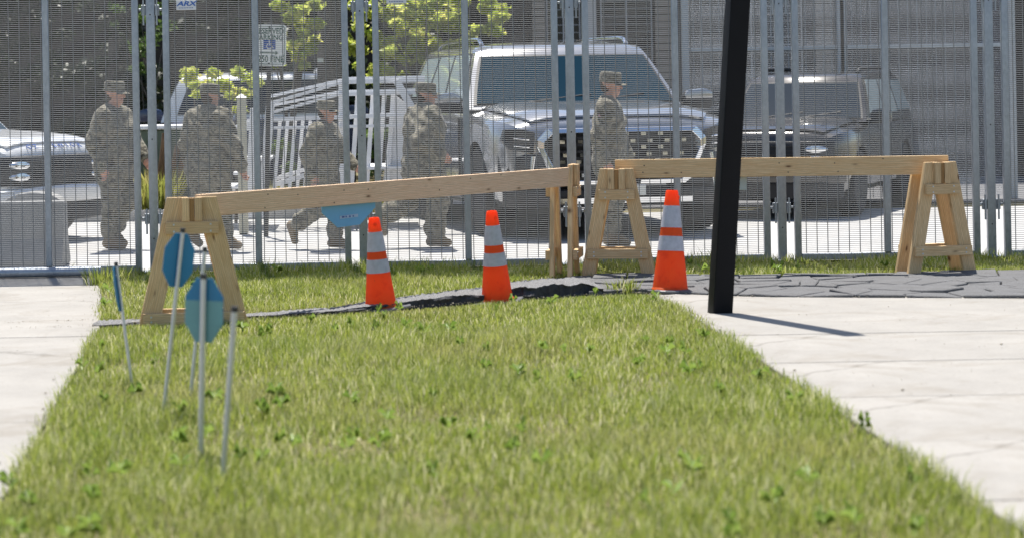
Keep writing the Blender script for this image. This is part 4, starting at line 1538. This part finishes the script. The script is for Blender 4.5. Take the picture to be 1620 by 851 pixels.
# logs leaning behind the left gap, with bin
gl = at(240, 262, 29.9)
rt0 = []
for i, (dx, top_dx, dz, r_) in enumerate(((-.10, .06, 0.62, .05), (0.02, .12, .68, .055), (.13, .18, .58, .045), (.24, .20, .66, .05))):
    z0 = 0.05
    o = MB().tube([(0, 0, 0), (top_dx * .5, .1, dz * .8), (top_dx, .18, dz * 1.62)], [r_ * 1.15, r_, r_ * .9], 10).build('log', MT['logs'], None, Matrix.Translation((gl.x + dx, 30.3, z0)), sm=60)
    props(o, ['leftmost brown log leaning in the gap beside the left fence post', 'second brown log from the left in the gap beside the left fence post', 'short thin brown log in the gap beside the left fence post', 'rightmost brown log in the gap beside the left fence post'][i], 'log', 'logs leaning behind the fence gap')
bn = at(232, 196, 31.3)
rt = empty('storage_bin', (bn.x + .1, 31.3, 0), 0, 'low olive bin with a pale lid behind the leaning logs', 'bin')
MB().prism([(-.5, 0), (.5, 0), (.58, 1.2), (-.58, 1.2)], -.35, .35, 'y').build('bin_body', MT['olive'], rt, bevel=0.02)
MB().box((-.62, -.4, 1.2), (.62, .4, 1.26)).build('lid', MT['whitewood'], rt, bevel=0.01)

# ------------------------------------------------------------------ people: one continuous surface from a distance field
def surface_net(D, lo, h):
    """D: 3-D field (negative inside); returns verts, quads"""
    S = D < 0
    nx, ny, nz = D.shape
    c = S[:-1, :-1, :-1].astype(np.int8)
    tot = np.zeros((nx - 1, ny - 1, nz - 1), np.int8)
    for dx in (0, 1):
        for dy in (0, 1):
            for dz in (0, 1):
                tot += S[dx:nx - 1 + dx, dy:ny - 1 + dy, dz:nz - 1 + dz]
    act = (tot > 0) & (tot < 8)
    idx = -np.ones(act.shape, np.int64)
    ii = np.argwhere(act)
    idx[act] = np.arange(len(ii))
    acc = np.zeros((len(ii), 3))
    cnt = np.zeros(len(ii))
    corners = [(a, b, c_) for a in (0, 1) for b in (0, 1) for c_ in (0, 1)]
    for a in range(8):
        for b in range(a + 1, 8):
            ca, cb = corners[a], corners[b]
            if sum(abs(x - y) for x, y in zip(ca, cb)) != 1: continue
            da = D[ii[:, 0] + ca[0], ii[:, 1] + ca[1], ii[:, 2] + ca[2]]
            db = D[ii[:, 0] + cb[0], ii[:, 1] + cb[1], ii[:, 2] + cb[2]]
            m = (da < 0) != (db < 0)
            t = np.where(m, da / np.where(m, da - db, 1), 0)
            p = np.array(ca)[None] + t[:, None] * (np.array(cb) - np.array(ca))[None]
            acc[m] += p[m]
            cnt[m] += 1
    V = lo + (ii + acc / cnt[:, None]) * h
    Q = []
    for ax in range(3):
        sl0 = [slice(None)] * 3
        sl1 = [slice(None)] * 3
        sl0[ax] = slice(0, -1)
        sl1[ax] = slice(1, None)
        A, B = S[tuple(sl0)], S[tuple(sl1)]
        e = np.argwhere(A != B)
        o1, o2 = [i for i in range(3) if i != ax]
        e = e[(e[:, o1] > 0) & (e[:, o2] > 0) & (e[:, o1] < D.shape[o1] - 1) & (e[:, o2] < D.shape[o2] - 1)]
        s = A[e[:, 0], e[:, 1], e[:, 2]]
        q = []
        for d1, d2 in ((0, 0), (-1, 0), (-1, -1), (0, -1)):
            k = e.copy()
            k[:, o1] += d1
            k[:, o2] += d2
            q.append(idx[k[:, 0], k[:, 1], k[:, 2]])
        q = np.stack(q, 1)
        flip = s if ax != 1 else ~s
        q[~flip] = q[~flip][:, ::-1]
        Q.append(q)
    return V, np.concatenate(Q)

CLOTH, SKIN, BOOT, HAIR, EYE, LIP = range(6)
def person(px, py, height, yaw, pose, label, seed=0, d=None, zoff=0.0):
    g = ground(px, py)
    root = empty('person', (g.x, g.y, zoff), yaw, label, 'person')
    k = height / 1.80
    prim = []
    def cap(a, b, ra, rb, lab, blend=0.03):
        f_ = pose.get('bulk', 1.27) if lab == CLOTH else 1.0
        prim.append((np.array(a, float), np.array(b, float), ra * f_, rb * f_, lab, blend))
    P = dict(lean=0.03, tw=0.0, hip=0.93, lh=None, bulk=1.27)
    P.update(pose)
    hip = P['hip']
    dz = hip - 0.93
    ln = P['lean']
    def T(x, y, z):            # torso point with forward lean and twist
        c, s_ = math.cos(P['tw']), math.sin(P['tw'])
        f = (z - 0.93) / 0.5
        xx, yy = x * (1 - f) + (x * c - y * s_) * f, y * (1 - f) + (x * s_ + y * c) * f
        return (xx + ln * (z - 0.93), yy, z + dz)
    # torso
    cap(T(0, -.085, .93), T(0, .085, .93), .125, .125, CLOTH, .05)
    cap(T(.0, -.095, .84), T(.0, .095, .84), .128, .128, CLOTH, .04)
    cap(T(.01, -.085, 1.08), T(.01, .085, 1.08), .128, .128, CLOTH, .06)
    cap(T(0, -.105, 1.28), T(0, .105, 1.28), .128, .128, CLOTH, .06)
    cap(T(-.01, -.16, 1.425), T(-.01, .16, 1.425), .078, .078, CLOTH, .06)
    cap(T(-.015, -.06, 1.46), T(-.015, .06, 1.46), .075, .075, CLOTH, .05)
    # belt line pockets on the chest
    for s in (-1, 1):
        cap(T(.118, s * .075 - .03, 1.29), T(.118, s * .075 + .03, 1.29), .028, .028, CLOTH, .015)
    # collar and neck
    cap(T(-.02, 0, 1.47), T(.012, 0, 1.56), .062, .056, SKIN, .03)
    cap(T(-.025, -.035, 1.50), T(-.025, .035, 1.50), .05, .05, CLOTH, .02)
    # head
    ht = P.get('head', 0.0)
    hn = np.array(T(.02, 0, 1.60))
    def Hd(x, y, z):
        c, s_ = math.cos(ht), math.sin(ht)
        return hn + np.array([x * c - y * s_, x * s_ + y * c, z])
    cap(Hd(-.02, 0, .10), Hd(.012, 0, .09), .088, .084, SKIN, .02)
    cap(Hd(-.035, 0, .085), Hd(-.045, 0, .04), .080, .066, HAIR, .02)
    cap(Hd(.02, 0, .06), Hd(.045, 0, -.015), .066, .046, SKIN, .03)
    cap(Hd(.02, -.028, -.005), Hd(.02, .028, -.005), .042, .042, SKIN, .02)
    cap(Hd(.093, 0, .065), Hd(.108, 0, .032), .011, .016, SKIN, .012)
    cap(Hd(.075, -.03, .085), Hd(.075, .03, .085), .018, .018, SKIN, .015)
    cap(Hd(.082, -.018, .002), Hd(.082, .018, .002), .010, .010, LIP, .008)
    for s in (-1, 1):
        cap(Hd(.083, s * .031, .066), Hd(.084, s * .031, .066), .0115, .0115, EYE, .004)
        cap(Hd(-.012, s * .083, .065), Hd(-.018, s * .086, .035), .019, .014, SKIN, .006)
    # arms
    for s, key in ((-1, 'ra'), (1, 'la')):
        sh = np.array(T(-.01, s * .205, 1.42))
        el, wr = [np.array(T(*q)) for q in P[key]]
        cap(sh, el, .074, .062, CLOTH, .05)
        cap(el, wr, .062, .05, CLOTH, .03)
        f = (wr - el) / np.linalg.norm(wr - el)
        cap(wr - f * .03, wr + f * .01, .052, .05, CLOTH, .01)
        # hand
        side = np.cross(f, [1, 0, 0.2])
        side = side / np.linalg.norm(side)
        fw = np.cross(side, f)
        hc = wr + f * .05
        cap(wr + f * .02, hc + f * .035 + fw * .012, .027, .030, SKIN, .02)
        cap(hc + f * .03 - fw * .022, hc + f * .03 + fw * .024, .020, .020, SKIN, .015)
        for q in range(4):
            b0 = hc + f * .05 + fw * (-.028 + .019 * q)
            ln_ = (.040, .046, .043, .034)[q]
            b1 = b0 + f * ln_ * .8 + side * s * -.010
            b2 = b1 + f * ln_ * .55 + side * s * -.030
            cap(b0, b1, .0105, .0098, SKIN, .006)
            cap(b1, b2, .0098, .0085, SKIN, .004)
        t0 = hc + fw * .026
        t1 = t0 + f * .03 + fw * .022
        cap(t0, t1, .0125, .0115, SKIN, .008)
        cap(t1, t1 + f * .030 + fw * .004, .0115, .0095, SKIN, .004)
    # legs
    for s, key in ((-1, 'rl'), (1, 'll')):
        hp = np.array((0, s * .095, .90 + dz))
        kn, an, toe = [np.array(q, float) for q in P[key]]
        cap(hp, kn, .108, .078, CLOTH, .05)
        bl = kn + (an - kn) * .72
        cap(kn, bl, .080, .076, CLOTH, .03)
        cap(bl - (an - kn) * .04, bl + (an - kn) * .05, .078, .074, CLOTH, .015)
        # cargo pocket
        md = hp + (kn - hp) * .55 + np.array([0, s * .075, 0])
        cap(md + [-.04, 0, .05], md + [.04, 0, -.05], .038, .038, CLOTH, .02)
        cap(kn + (an - kn) * .76, an, .060, .052, BOOT, .015)
        fd = (toe - an)
        heel = an + np.array([-.02, 0, 0]) * 1.0
        dn = np.array(P.get(key + 'dn', (0, 0, -.055)), float)
        cap(an + dn * .4, an + dn - .25 * fd, .05, .047, BOOT, .03)
        cap(an + dn - .2 * fd, toe, .048, .044, BOOT, .02)
        cap(an + dn * .5, an + .62 * fd + np.array([0, 0, .02]), .05, .042, BOOT, .03)
    # field
    h = 0.0085
    allp = np.array([p for q in prim for p in (q[0], q[1])])
    lo = allp.min(0) - .17
    hi = allp.max(0) + .17
    n = np.ceil((hi - lo) / h).astype(int) + 1
    D = np.full(n, 0.5, np.float32)
    Lb = np.zeros(n, np.int8)
    best = np.full(n, 9.0, np.float32)
    ax = [lo[i] + np.arange(n[i]) * h for i in range(3)]
    for a, b, ra, rb, lab, bl in prim:
        m = max(ra, rb) + bl * 1.5 + 0.03
        i0 = np.maximum(((np.minimum(a, b) - m - lo) / h).astype(int), 0)
        i1 = np.minimum(((np.maximum(a, b) + m - lo) / h).astype(int) + 2, n)
        sl = tuple(slice(p, q) for p, q in zip(i0, i1))
        X, Y, Z = np.meshgrid(ax[0][sl[0]], ax[1][sl[1]], ax[2][sl[2]], indexing='ij', sparse=True)
        ab = b - a
        L2 = max(ab @ ab, 1e-9)
        t = np.clip(((X - a[0]) * ab[0] + (Y - a[1]) * ab[1] + (Z - a[2]) * ab[2]) / L2, 0, 1)
        dd = np.sqrt((X - a[0] - t * ab[0]) ** 2 + (Y - a[1] - t * ab[1]) ** 2 + (Z - a[2] - t * ab[2]) ** 2) - (ra + t * (rb - ra))
        if lab == CLOTH:
            w = np.sin(26 * Z + 9 * X + 3.1 * np.sin(11 * Y + seed) + seed) * np.sin(17 * Z - 21 * Y + 2.3 * np.sin(13 * X) + 1.7 * seed)
            w2 = np.sin(47 * Z + 33 * X - 19 * Y + 2 * seed)
            dd = dd + 0.011 * w + 0.004 * w2
        cur = D[sl]
        kk = np.clip(0.5 + 0.5 * (cur - dd) / bl, 0, 1)
        D[sl] = cur * (1 - kk) + dd * kk - bl * kk * (1 - kk)
        bs = best[sl]
        m2 = dd < bs
        Lb[sl] = np.where(m2, lab, Lb[sl])
        best[sl] = np.where(m2, dd, bs)
    V, Q = surface_net(D, lo, h)
    cen = V[Q].mean(1)
    ci = np.clip(np.round((cen - lo) / h).astype(int), 0, n - 1)
    lab = Lb[ci[:, 0], ci[:, 1], ci[:, 2]]
    V = V * k
    me = raw_mesh('body', V, Q)
    me.polygons.foreach_set('material_index', lab.astype(np.int32))
    me.polygons.foreach_set('use_smooth', [True] * len(me.polygons))
    link('body', me, [MT['camo'], MT['skin'], MT['boot'], MT['hair'], MT['eye'], MT['lip']], root)
    # patrol cap
    ctr = hn * k
    mb = MB()
    prof = [(.094, .086), (.103, .092), (.108, .115), (.108, .150), (.106, .190), (.099, .203), (.078, .208), (.02, .209)]
    mb.lathe([(r_ * k, z * k) for r_, z in prof], 28, sx=1.06, sy=.90)
    mc = Matrix.Translation(Vector(ctr)) @ Matrix.Rotation(ht + P['tw'] * 0, 4, 'Z') @ Matrix.Rotation(R(P.get('capt', 4)), 4, 'Y')
    cp = mb.build('patrol_cap', MT['camo'], root, mc @ Matrix.Translation((-.014, 0, -.010)), sm=60)
    rows_ = []
    for i in range(9):
        a = -1.05 + 2.1 * i / 8
        r0, r1 = .106, .178 - .030 * abs(a) ** 1.6
        rows_.append([(r0 * math.cos(a) * 1.06 * k, r0 * .90 * math.sin(a) * k, .098 * k), (r1 * math.cos(a) * k, r1 * .78 * math.sin(a) * k, (.078 - .012 * a * a) * k)])
    MB().grid(rows_).build('brim', MT['camo'], cp, thick=0.006, sm=60)
    MB().lathe([(.1085 * k, .098 * k), (.1105 * k, .100 * k), (.1105 * k, .118 * k), (.1085 * k, .12 * k)], 28, sx=1.06, sy=.90).build('cap_band', MT['camo'], cp, sm=60)
    for i in range(3):
        a = -1.57 + (-.3 + .3 * i)
        MB().tube([(.1125 * math.cos(a) * k, .0965 * math.sin(a) * k, .165 * k), (.1155 * math.cos(a) * k, .0995 * math.sin(a) * k, .165 * k)], .0045, 8).build('eyelet', MT['hair'], cp)
    # shoulder patch on the arm that faces the viewer
    sgn = -1 if math.cos(yaw) > 0 else 1
    sh = np.array(T(-.01, sgn * .20, 1.42))
    el = np.array(T(*P['ra' if sgn < 0 else 'la'][0]))
    pc = (sh * .68 + el * .32) * k
    ax_ = Vector((el - sh)).normalized()
    nrm = Vector((0, sgn, 0))
    nrm = (nrm - ax_ * nrm.dot(ax_)).normalized()
    sd = ax_.cross(nrm)
    pos = Vector(pc) + nrm * .074 * k
    M = Matrix(((sd.x, nrm.x, -ax_.x, pos.x), (sd.y, nrm.y, -ax_.y, pos.y), (sd.z, nrm.z, -ax_.z, pos.z), (0, 0, 0, 1)))
    MB().prism([(-.04, -.024), (.04, -.024), (.04, .024), (-.04, .024)], -.006, .004, 'y').build('shoulder_patch', MT['patch'], root, M, bevel=0.002)
    return root

# poses: x forward, y left, z up (before scaling); arm = elbow, wrist; leg = knee, ankle, toe
stand = ((.0, -.095, .49), (-.03, -.095, .105), (.13, -.105, .045))
person(182, 394, 1.85, R(-26), dict(
    ra=((-.07, -.29, 1.14), (.02, -.27, .90)), la=((.10, .27, 1.16), (.24, .22, .98)),
    rl=((.03, -.10, .49), (.0, -.10, .105), (.165, -.11, .045)), ll=((.10, .09, .50), (-.09, .09, .16), (.05, .10, .055)),
    lean=.02, head=R(10)), 'soldier in camouflage walking right beside the white SUV', 1)
person(332, 395, 1.80, R(54), dict(
    ra=((.0, -.34, 1.14), (.10, -.37, .90)), la=((.0, .32, 1.14), (.06, .30, .90)),
    rl=((.06, -.13, .50), (.04, -.17, .105), (.16, -.27, .045)), ll=((-.02, .10, .50), (-.20, .10, .20), (-.08, .08, .075)),
    lean=.05, head=R(-14), bulk=1.42), 'broad soldier in camouflage seen from behind, just right of the left trestle', 2)
person(512, 394, 1.60, R(-24), dict(
    ra=((-.10, -.26, 1.15), (-.02, -.25, .92)), la=((.16, .24, 1.13), (.34, .18, 1.00)),
    rl=((-.03, -.10, .50), (-.34, -.10, .27), (-.335, -.10, .10)), ll=((.15, .09, .52), (.10, .09, .105), (.265, .10, .045)),
    lean=.08, head=R(10), bulk=1.36, rldn=(-.05, 0, -.02)), 'shorter soldier in camouflage striding with the back foot lifted, in front of the white railing', 3)
person(672, 391, 1.77, R(26), dict(
    ra=((-.20, -.29, 1.16), (.06, -.25, 1.02)), la=((.24, .26, 1.17), (.16, .05, 1.06)),
    rl=((.12, -.10, .49), (.06, -.10, .105), (.23, -.11, .045)), ll=((-.12, .10, .52), (-.46, .10, .34), (-.44, .10, .18)),
    lean=.05, head=R(-22), bulk=1.52, lldn=(-.05, 0, -.02)), 'soldier in camouflage with bent arms walking in front of the silver SUV door', 4)
person(966, 389, 1.85, R(-14), dict(
    ra=((-.08, -.28, 1.14), (.0, -.29, .90)), la=((.06, .28, 1.14), (.16, .24, .92)),
    rl=((.06, -.10, .49), (.02, -.10, .105), (.185, -.11, .045)), ll=((.06, .09, .50), (-.12, .09, .17), (.02, .10, .06)),
    lean=.02, head=R(-2)), 'soldier in camouflage in front of the chrome grille of the silver SUV', 5)

# ------------------------------------------------------------------ plants
def leaf_cloud(name, blobs, n, size, mat, parent, seed, flat=0.35, shell=0.55):
    """blobs: (cx, cy, cz, rx, ry, rz); n leaves spread through them"""
    g = np.random.default_rng(seed)
    B = np.array(blobs, float)
    vol = B[:, 3] * B[:, 4] * B[:, 5]
    ch = g.choice(len(B), n, p=vol / vol.sum())
    dirs = g.normal(size=(n, 3))
    dirs /= np.linalg.norm(dirs, axis=1)[:, None]
    rad = (shell + (1 - shell) * g.random(n)) * g.random(n) ** 0.22
    C = B[ch, :3] + dirs * rad[:, None] * B[ch, 3:] * (1 + g.normal(0, .12, (n, 1)))
    nrm = g.normal(size=(n, 3)) + np.array([0, 0, 1.0])
    nrm /= np.linalg.norm(nrm, axis=1)[:, None]
    t = np.cross(nrm, g.normal(size=(n, 3)))
    t /= np.linalg.norm(t, axis=1)[:, None]
    b = np.cross(nrm, t)
    s = size * g.uniform(0.6, 1.35, n)[:, None]
    V = np.empty((n, 4, 3))
    V[:, 0] = C - t * s
    V[:, 1] = C - b * s * .5 + nrm * s * .12
    V[:, 2] = C + t * s
    V[:, 3] = C + b * s * .5 + nrm * s * .12
    F = np.arange(n * 4).reshape(n, 4)
    me = raw_mesh(name, V.reshape(-1, 3), F)
    return link(name, me, MT[mat], parent)

def blobs_in(g, n, c, ext, r0, r1):
    out = []
    for i in range(n):
        p = g.normal(size=3)
        p = p / np.linalg.norm(p) * g.random() ** .4
        r = g.uniform(r0, r1)
        out.append((c[0] + p[0] * ext[0], c[1] + p[1] * ext[1], c[2] + p[2] * ext[2], r * 1.1, r * 1.1, r * .85))
    return out

def tree(name, loc, label, h, crown_c, crown_e, nb, nleaf, leaf, mat, seed, trunk_r=0.1, r0=.2, r1=.4, group=None, limbs=6, cat='tree'):
    g = np.random.default_rng(seed)
    rt = empty(name, loc, 0, label, cat, group)
    bl = blobs_in(g, nb, crown_c, crown_e, r0, r1)
    mb = MB()
    pts = [(0, 0, -.05)]
    for i in range(1, 6):
        pts.append((g.normal(0, .03) * i * .5 + crown_c[0] * i / 5 * .7, g.normal(0, .03) * i * .5 + crown_c[1] * i / 5 * .7, h * i / 5))
    mb.tube(pts, [trunk_r * (1.25 if i == 0 else 1 - .13 * i) for i in range(6)], 9)
    for i in range(limbs):
        b = bl[i % len(bl)]
        k = g.integers(2, 5)
        a = Vector(pts[k])
        e = Vector(b[:3])
        m = (a + e) / 2 + Vector((0, 0, g.uniform(-.1, .15)))
        mb.tube([a, m, e], [trunk_r * .42, trunk_r * .28, trunk_r * .1], 6)
    mb.build('trunk', MT['bark'], rt, sm=60)
    leaf_cloud('crown', bl, nleaf, leaf, mat, rt, seed + 100)
    return rt

def tree_px(name, px, d, label, boxes, nleaf, leaf, mat, seed, trunk_r=.04, r0=.12, r1=.26, group=None, depth=.35, trunk_px=None, cat='tree'):
    """tree whose crown fills the given photo boxes (x0, y0, x1, y1, blobs) at depth d"""
    g = np.random.default_rng(seed)
    base = at(trunk_px or px, 300, d)
    rt = empty(name, (base.x, d, 0), 0, label, cat, group)
    bl = []
    for (x0, y0, x1, y1, nb) in boxes:
        for i in range(nb):
            p = at(g.uniform(x0, x1), g.uniform(y0, y1), d)
            r = g.uniform(r0, r1)
            bl.append((p.x - base.x, g.normal(0, depth), p.z, r * 1.2, r * 1.1, r * .75))
    top = max(b[2] for b in bl)
    mb = MB()
    pts = [(g.normal(0, .02) * i, g.normal(0, .02) * i, -.05 + top * .8 * i / 5) for i in range(6)]
    mb.tube(pts, [trunk_r * (1.2 - .17 * i) for i in range(6)], 8)
    for b in bl[:10]:
        k = int(np.clip(b[2] / top * 4, 1, 4))
        a = Vector(pts[k])
        e = Vector(b[:3])
        mb.tube([a, (a + e) / 2 + Vector((0, 0, .06)), e], [trunk_r * .4, trunk_r * .28, trunk_r * .12], 6)
    mb.build('trunk', MT['bark'], rt, sm=60)
    leaf_cloud('crown', bl, nleaf, leaf, mat, rt, seed + 100, shell=.3)
    return rt

tree_px('young_tree', 312, 28.6, 'small yellow green sapling over the cap of the broad soldier', [(284, 108, 335, 150, 7)], 1100, .042, 'yleaf', 21, .018, .05, .12)
tree_px('young_tree', 372, 28.9, 'yellow green sapling between the broad soldier and the parking sign', [(345, 108, 425, 150, 9), (345, 150, 385, 175, 3)], 1300, .042, 'yleaf', 22, .02, .06, .13)
tree_px('young_tree', 468, 31.5, 'yellow leaved tree right of the parking sign', [(428, 8, 500, 105, 26), (440, -60, 500, 10, 10), (548, -10, 575, 115, 9)], 7500, .050, 'yleaf', 23, .05, .06, .13)
tree_px('young_tree', 690, 31.5, 'wide yellow green tree behind the silver SUV', [(585, -30, 720, 90, 70), (700, 0, 790, 70, 22), (590, 70, 690, 125, 24)], 15000, .050, 'yleaf', 24, .06, .07, .15)
tree_px('shrub', 455, 30.4, 'low green shrub seen between the white balusters', [(440, 225, 480, 285, 9)], 900, .035, 'gleaf', 25, .015, .08, .14, cat='shrub')
tree_px('shrub', 600, 30.4, 'green shrub behind the right end of the white railing', [(575, 190, 640, 280, 12)], 1200, .035, 'gleaf', 26, .015, .09, .16, cat='shrub')
# dark trunk with a pale tag
tt = at(527, 300, 33.0)
rt = empty('large_tree', (tt.x, 33.0, 0), 0, 'thick dark tree trunk with a small pale tag behind the white railing', 'tree')
mb = MB()
mb.tube([(0, 0, -.05), (0.01, 0, .6), (.0, 0, 1.6), (.02, 0, 3.2), (.05, 0, 5.5)], [.30, .24, .215, .20, .16], 16)
for a, b in (((.05, 0, 5.4), (-1.2, 2.8, 8.2)), ((.05, 0, 5.3), (1.3, 2.6, 8.0)), ((.04, 0, 4.6), (.3, 3.4, 8.4))):
    mb.tube([a, ((a[0] + b[0]) / 2, (a[1] + b[1]) / 2, (a[2] + b[2]) / 2 - .1), b], [.10, .07, .03], 8)
mb.build('trunk', MT['bark'], rt, sm=60)
tg = at(507, 96, 32.78) - Vector((tt.x, 33.0, 0))
MB().box((tg.x - .045, -.222, tg.z - .03), (tg.x + .045, -.21, tg.z + .03)).build('tag', MT['signwhite'], rt)
gg = np.random.default_rng(77)
leaf_cloud('crown', blobs_in(gg, 22, (0.1, 3.2, 8.6), (2.4, 1.6, 1.2), .5, .9), 7000, .07, 'gleaf', rt, 78)

# dark evergreens closing the view
DT = [(-9.0, 41, 5.6, 1.9), (-6.9, 43, 6.0, 1.7), (-5.0, 41.5, 5.2, 1.6), (-3.0, 44, 6.2, 1.8), (-1.3, 42, 5.0, 1.5), (0.6, 44.5, 6.0, 1.7), (2.1, 42.5, 5.4, 1.5), (3.9, 45.5, 5.8, 1.6)]
DL = ['dark evergreen at the left edge of the background', 'dark evergreen above the white SUV', 'dark evergreen behind the first soldier', 'dark evergreen behind the broad soldier',
      'dark evergreen left of the thick tagged trunk', 'dark evergreen right of the thick tagged trunk', 'dark evergreen behind the wide yellow green tree', 'dark evergreen beside the stone column of the house']
for i, ((x, y, h, r_), lab) in enumerate(zip(DT, DL)):
    g = np.random.default_rng(300 + i)
    rt = empty('evergreen_tree', (x, y, 0), 0, lab, 'tree', 'dark evergreens closing the view')
    MB().tube([(0, 0, -.1), (0.03, 0, h * .5), (0, 0, h * .97)], [.16, .10, .02], 8).build('trunk', MT['bark'], rt, sm=60)
    bl = []
    for q in range(60):
        z = g.random() ** 1.1 * h * .95
        rr_ = r_ * (1 - .75 * z / h) * math.sqrt(g.random())
        a = g.uniform(0, 2 * math.pi)
        b_ = g.uniform(.28, .5)
        bl.append((rr_ * math.cos(a), rr_ * math.sin(a), .15 + z, b_ * 1.25, b_ * 1.25, b_ * .6))
    leaf_cloud('crown', bl, 9500, .075, 'dleaf', rt, 400 + i, shell=.1)
# green gleam tree at left gap
tree_px('shrub', 240, 36.5, 'bright green shrub deep in the gap beside the left fence post', [(150, 10, 262, 110, 9)], 700, .05, 'gleaf', 31, .03, .12, .25, cat='shrub')

# tall grass clumps in the bed
def tall(px, py, n, h, spr, seed, label):
    o = tuft(px, py, n, h, spr, seed, 'straw', 'tall_grass_clump', label, 'tall grass', wf=2.4)
    return o
tall(245, 346, 520, .78, .30, 41, 'clump of tall yellow green grass in the gap beside the left fence post')
tall(178, 345, 260, .75, .30, 42, 'tall pale grass behind the legs of the first soldier')
tall(455, 343, 200, .55, .25, 43, 'low grass clump under the white balusters')
tall(618, 343, 160, .55, .22, 44, 'low grass clump behind the post of the white railing')

# ------------------------------------------------------------------ buildings
d_h = 38.5
k = d_h / FPX
hx0 = at(790, 60, d_h).x
rt = empty('house', (hx0 + 6.0, d_h, 0), 0, 'dark brown house with stone columns behind the silver SUV', 'house')
O = Vector((hx0 + 6.0, d_h, 0))
MB().box((-6.0, 0.25, 0), (6.0, 7.0, 5.2)).build('wall', MT['siding'], rt)
rf = MB().prism([(-.6, 5.2), (7.9, 5.2), (3.6, 7.4)], -6.5, 6.5, 'x').build('roof', MT['roof'], rt)
for i in range(34):
    z = 0.1 + i * .15
    MB().add([(-6.0, .248, z), (6.0, .248, z), (6.0, .222, z), (-6.0, .222, z), (-6.0, .248, z + .145), (6.0, .248, z + .145)], [(0, 1, 2, 3), (3, 2, 5, 4), (0, 3, 4), (1, 5, 2)]).build('siding_board', MT['siding'], rt)
def stone_col(px0, px1, lean=0):
    x0, x1 = at(px0, 30, d_h).x - O.x, at(px1, 30, d_h).x - O.x
    col = MB().box((x0 + .012, .03, 0), (x1 - .012, .21, 5.1)).build('column', MT['siding'], rt)
    z = 0.0
    i = 0
    hbl = 11.6 * k
    while z < 5.0:
        MB().box((x0 + random.uniform(0, .006), random.uniform(-.01, .008), z + .008), (x1 - random.uniform(0, .006), .025 + .004, z + hbl - .008)).build('stone_block', MT['stone'], col, bevel=0.006)
        z += hbl
stone_col(842, 862)
stone_col(1036, 1066)
stone_col(1290, 1318)
x0 = at(922, 30, d_h).x - O.x
MB().box((x0, .02, 0), (x0 + .24, .20, 5.1)).build('trim_board', MT['pale'], rt, bevel=0.01)
def window(px0, px1, nv, z0=.9, z1=4.6):
    x0, x1 = at(px0, 30, d_h).x - O.x, at(px1, 30, d_h).x - O.x
    wd = MB().box((x0, .15, z0), (x1, .205, z1)).build('window', MT['trim'], rt)
    ncol = nv
    hz = 12.2 * k
    nr = int((z1 - z0) / hz)
    for i in range(ncol):
        for j in range(nr):
            a = x0 + (x1 - x0) * i / ncol
            MB().box((a + .012, .138, z0 + j * hz + .010), (a + (x1 - x0) / ncol - .012, .149, z0 + (j + 1) * hz - .008)).build('pane', MT['winglass'], wd)
    for i in range(ncol + 1):
        a = x0 + (x1 - x0) * i / ncol
        MB().box((a - .011, .110, z0), (a + .011, .137, z1)).build('muntin', MT['pale'], wd)
    for j in range(nr + 1):
        MB().box((x0, .1385, z0 + j * hz - .005), (x1, .1365 + .013, z0 + j * hz + .005)).build('muntin', MT['pale'], wd)
window(866, 918, 2)
window(952, 1032, 2)
window(1110, 1270, 4)
# second mesh fence further back on the right
far_root = empty('far_fence', (at(1334, 80, 31.5).x, 31.5, 0), 0, 'far mesh fence at the right, behind the black car', 'fence')
for i, (pa, pb, lab) in enumerate(((1084, 1330, 'far mesh fence panel seen beside the leaning black pole, behind the black car'), (1334, 1600, 'far mesh fence panel at the right, behind the black car'))):
    d2 = 31.5
    x0, x1 = at(pa, 80, d2).x, at(pb, 80, d2).x
    w = x1 - x0
    rt = empty('mesh_panel', ((x0 + x1) / 2 - far_root.location.x, 0, 0), 0, lab)
    rt.parent = far_root
    for x in (-w / 2, w / 2):
        MB().box((x - .05, -.04, 0), (x + .05, .04, 3.6)).build('frame_tube', MT['galv'], rt, bevel=.006)
    zr = at(1140, 79, d2).z
    MB().box((-w / 2 + .051, -.03, zr - .03), (w / 2 - .051, .03, zr + .03)).build('frame_rail', MT['galv'], rt, bevel=.006)
    me = fence_wires(w - .102, 3.5, 0.026, 0.0038)
    o = link('wire_mesh', me, MT['galv'], rt, Matrix.Translation((-w / 2 + .051, .03, 0.04)))
    o['kind'] = 'stuff'
    for q in range(1, 18):
        x = -w / 2 + w * q / 18
        MB().tube([(x, .028, .04), (x, .028, 3.55)], .005, 5, False).build('vertical_wire', MT['galv'], rt)
# unseen wall added behind the trees to keep the gaps dark
rt = empty('added_dark_wall', (-4.0, 50.0, 0), 0, 'added dark wall keeping sky out of the gaps between the evergreens', 'building')
MB().box((-15, 0, 0), (12, 8, 6.0)).build('wall', MT['siding'], rt)
MB().prism([(-.6, 6.0), (8.8, 6.0), (4.1, 8.2)], -15.5, 12.5, 'x').build('roof', MT['roof'], rt)
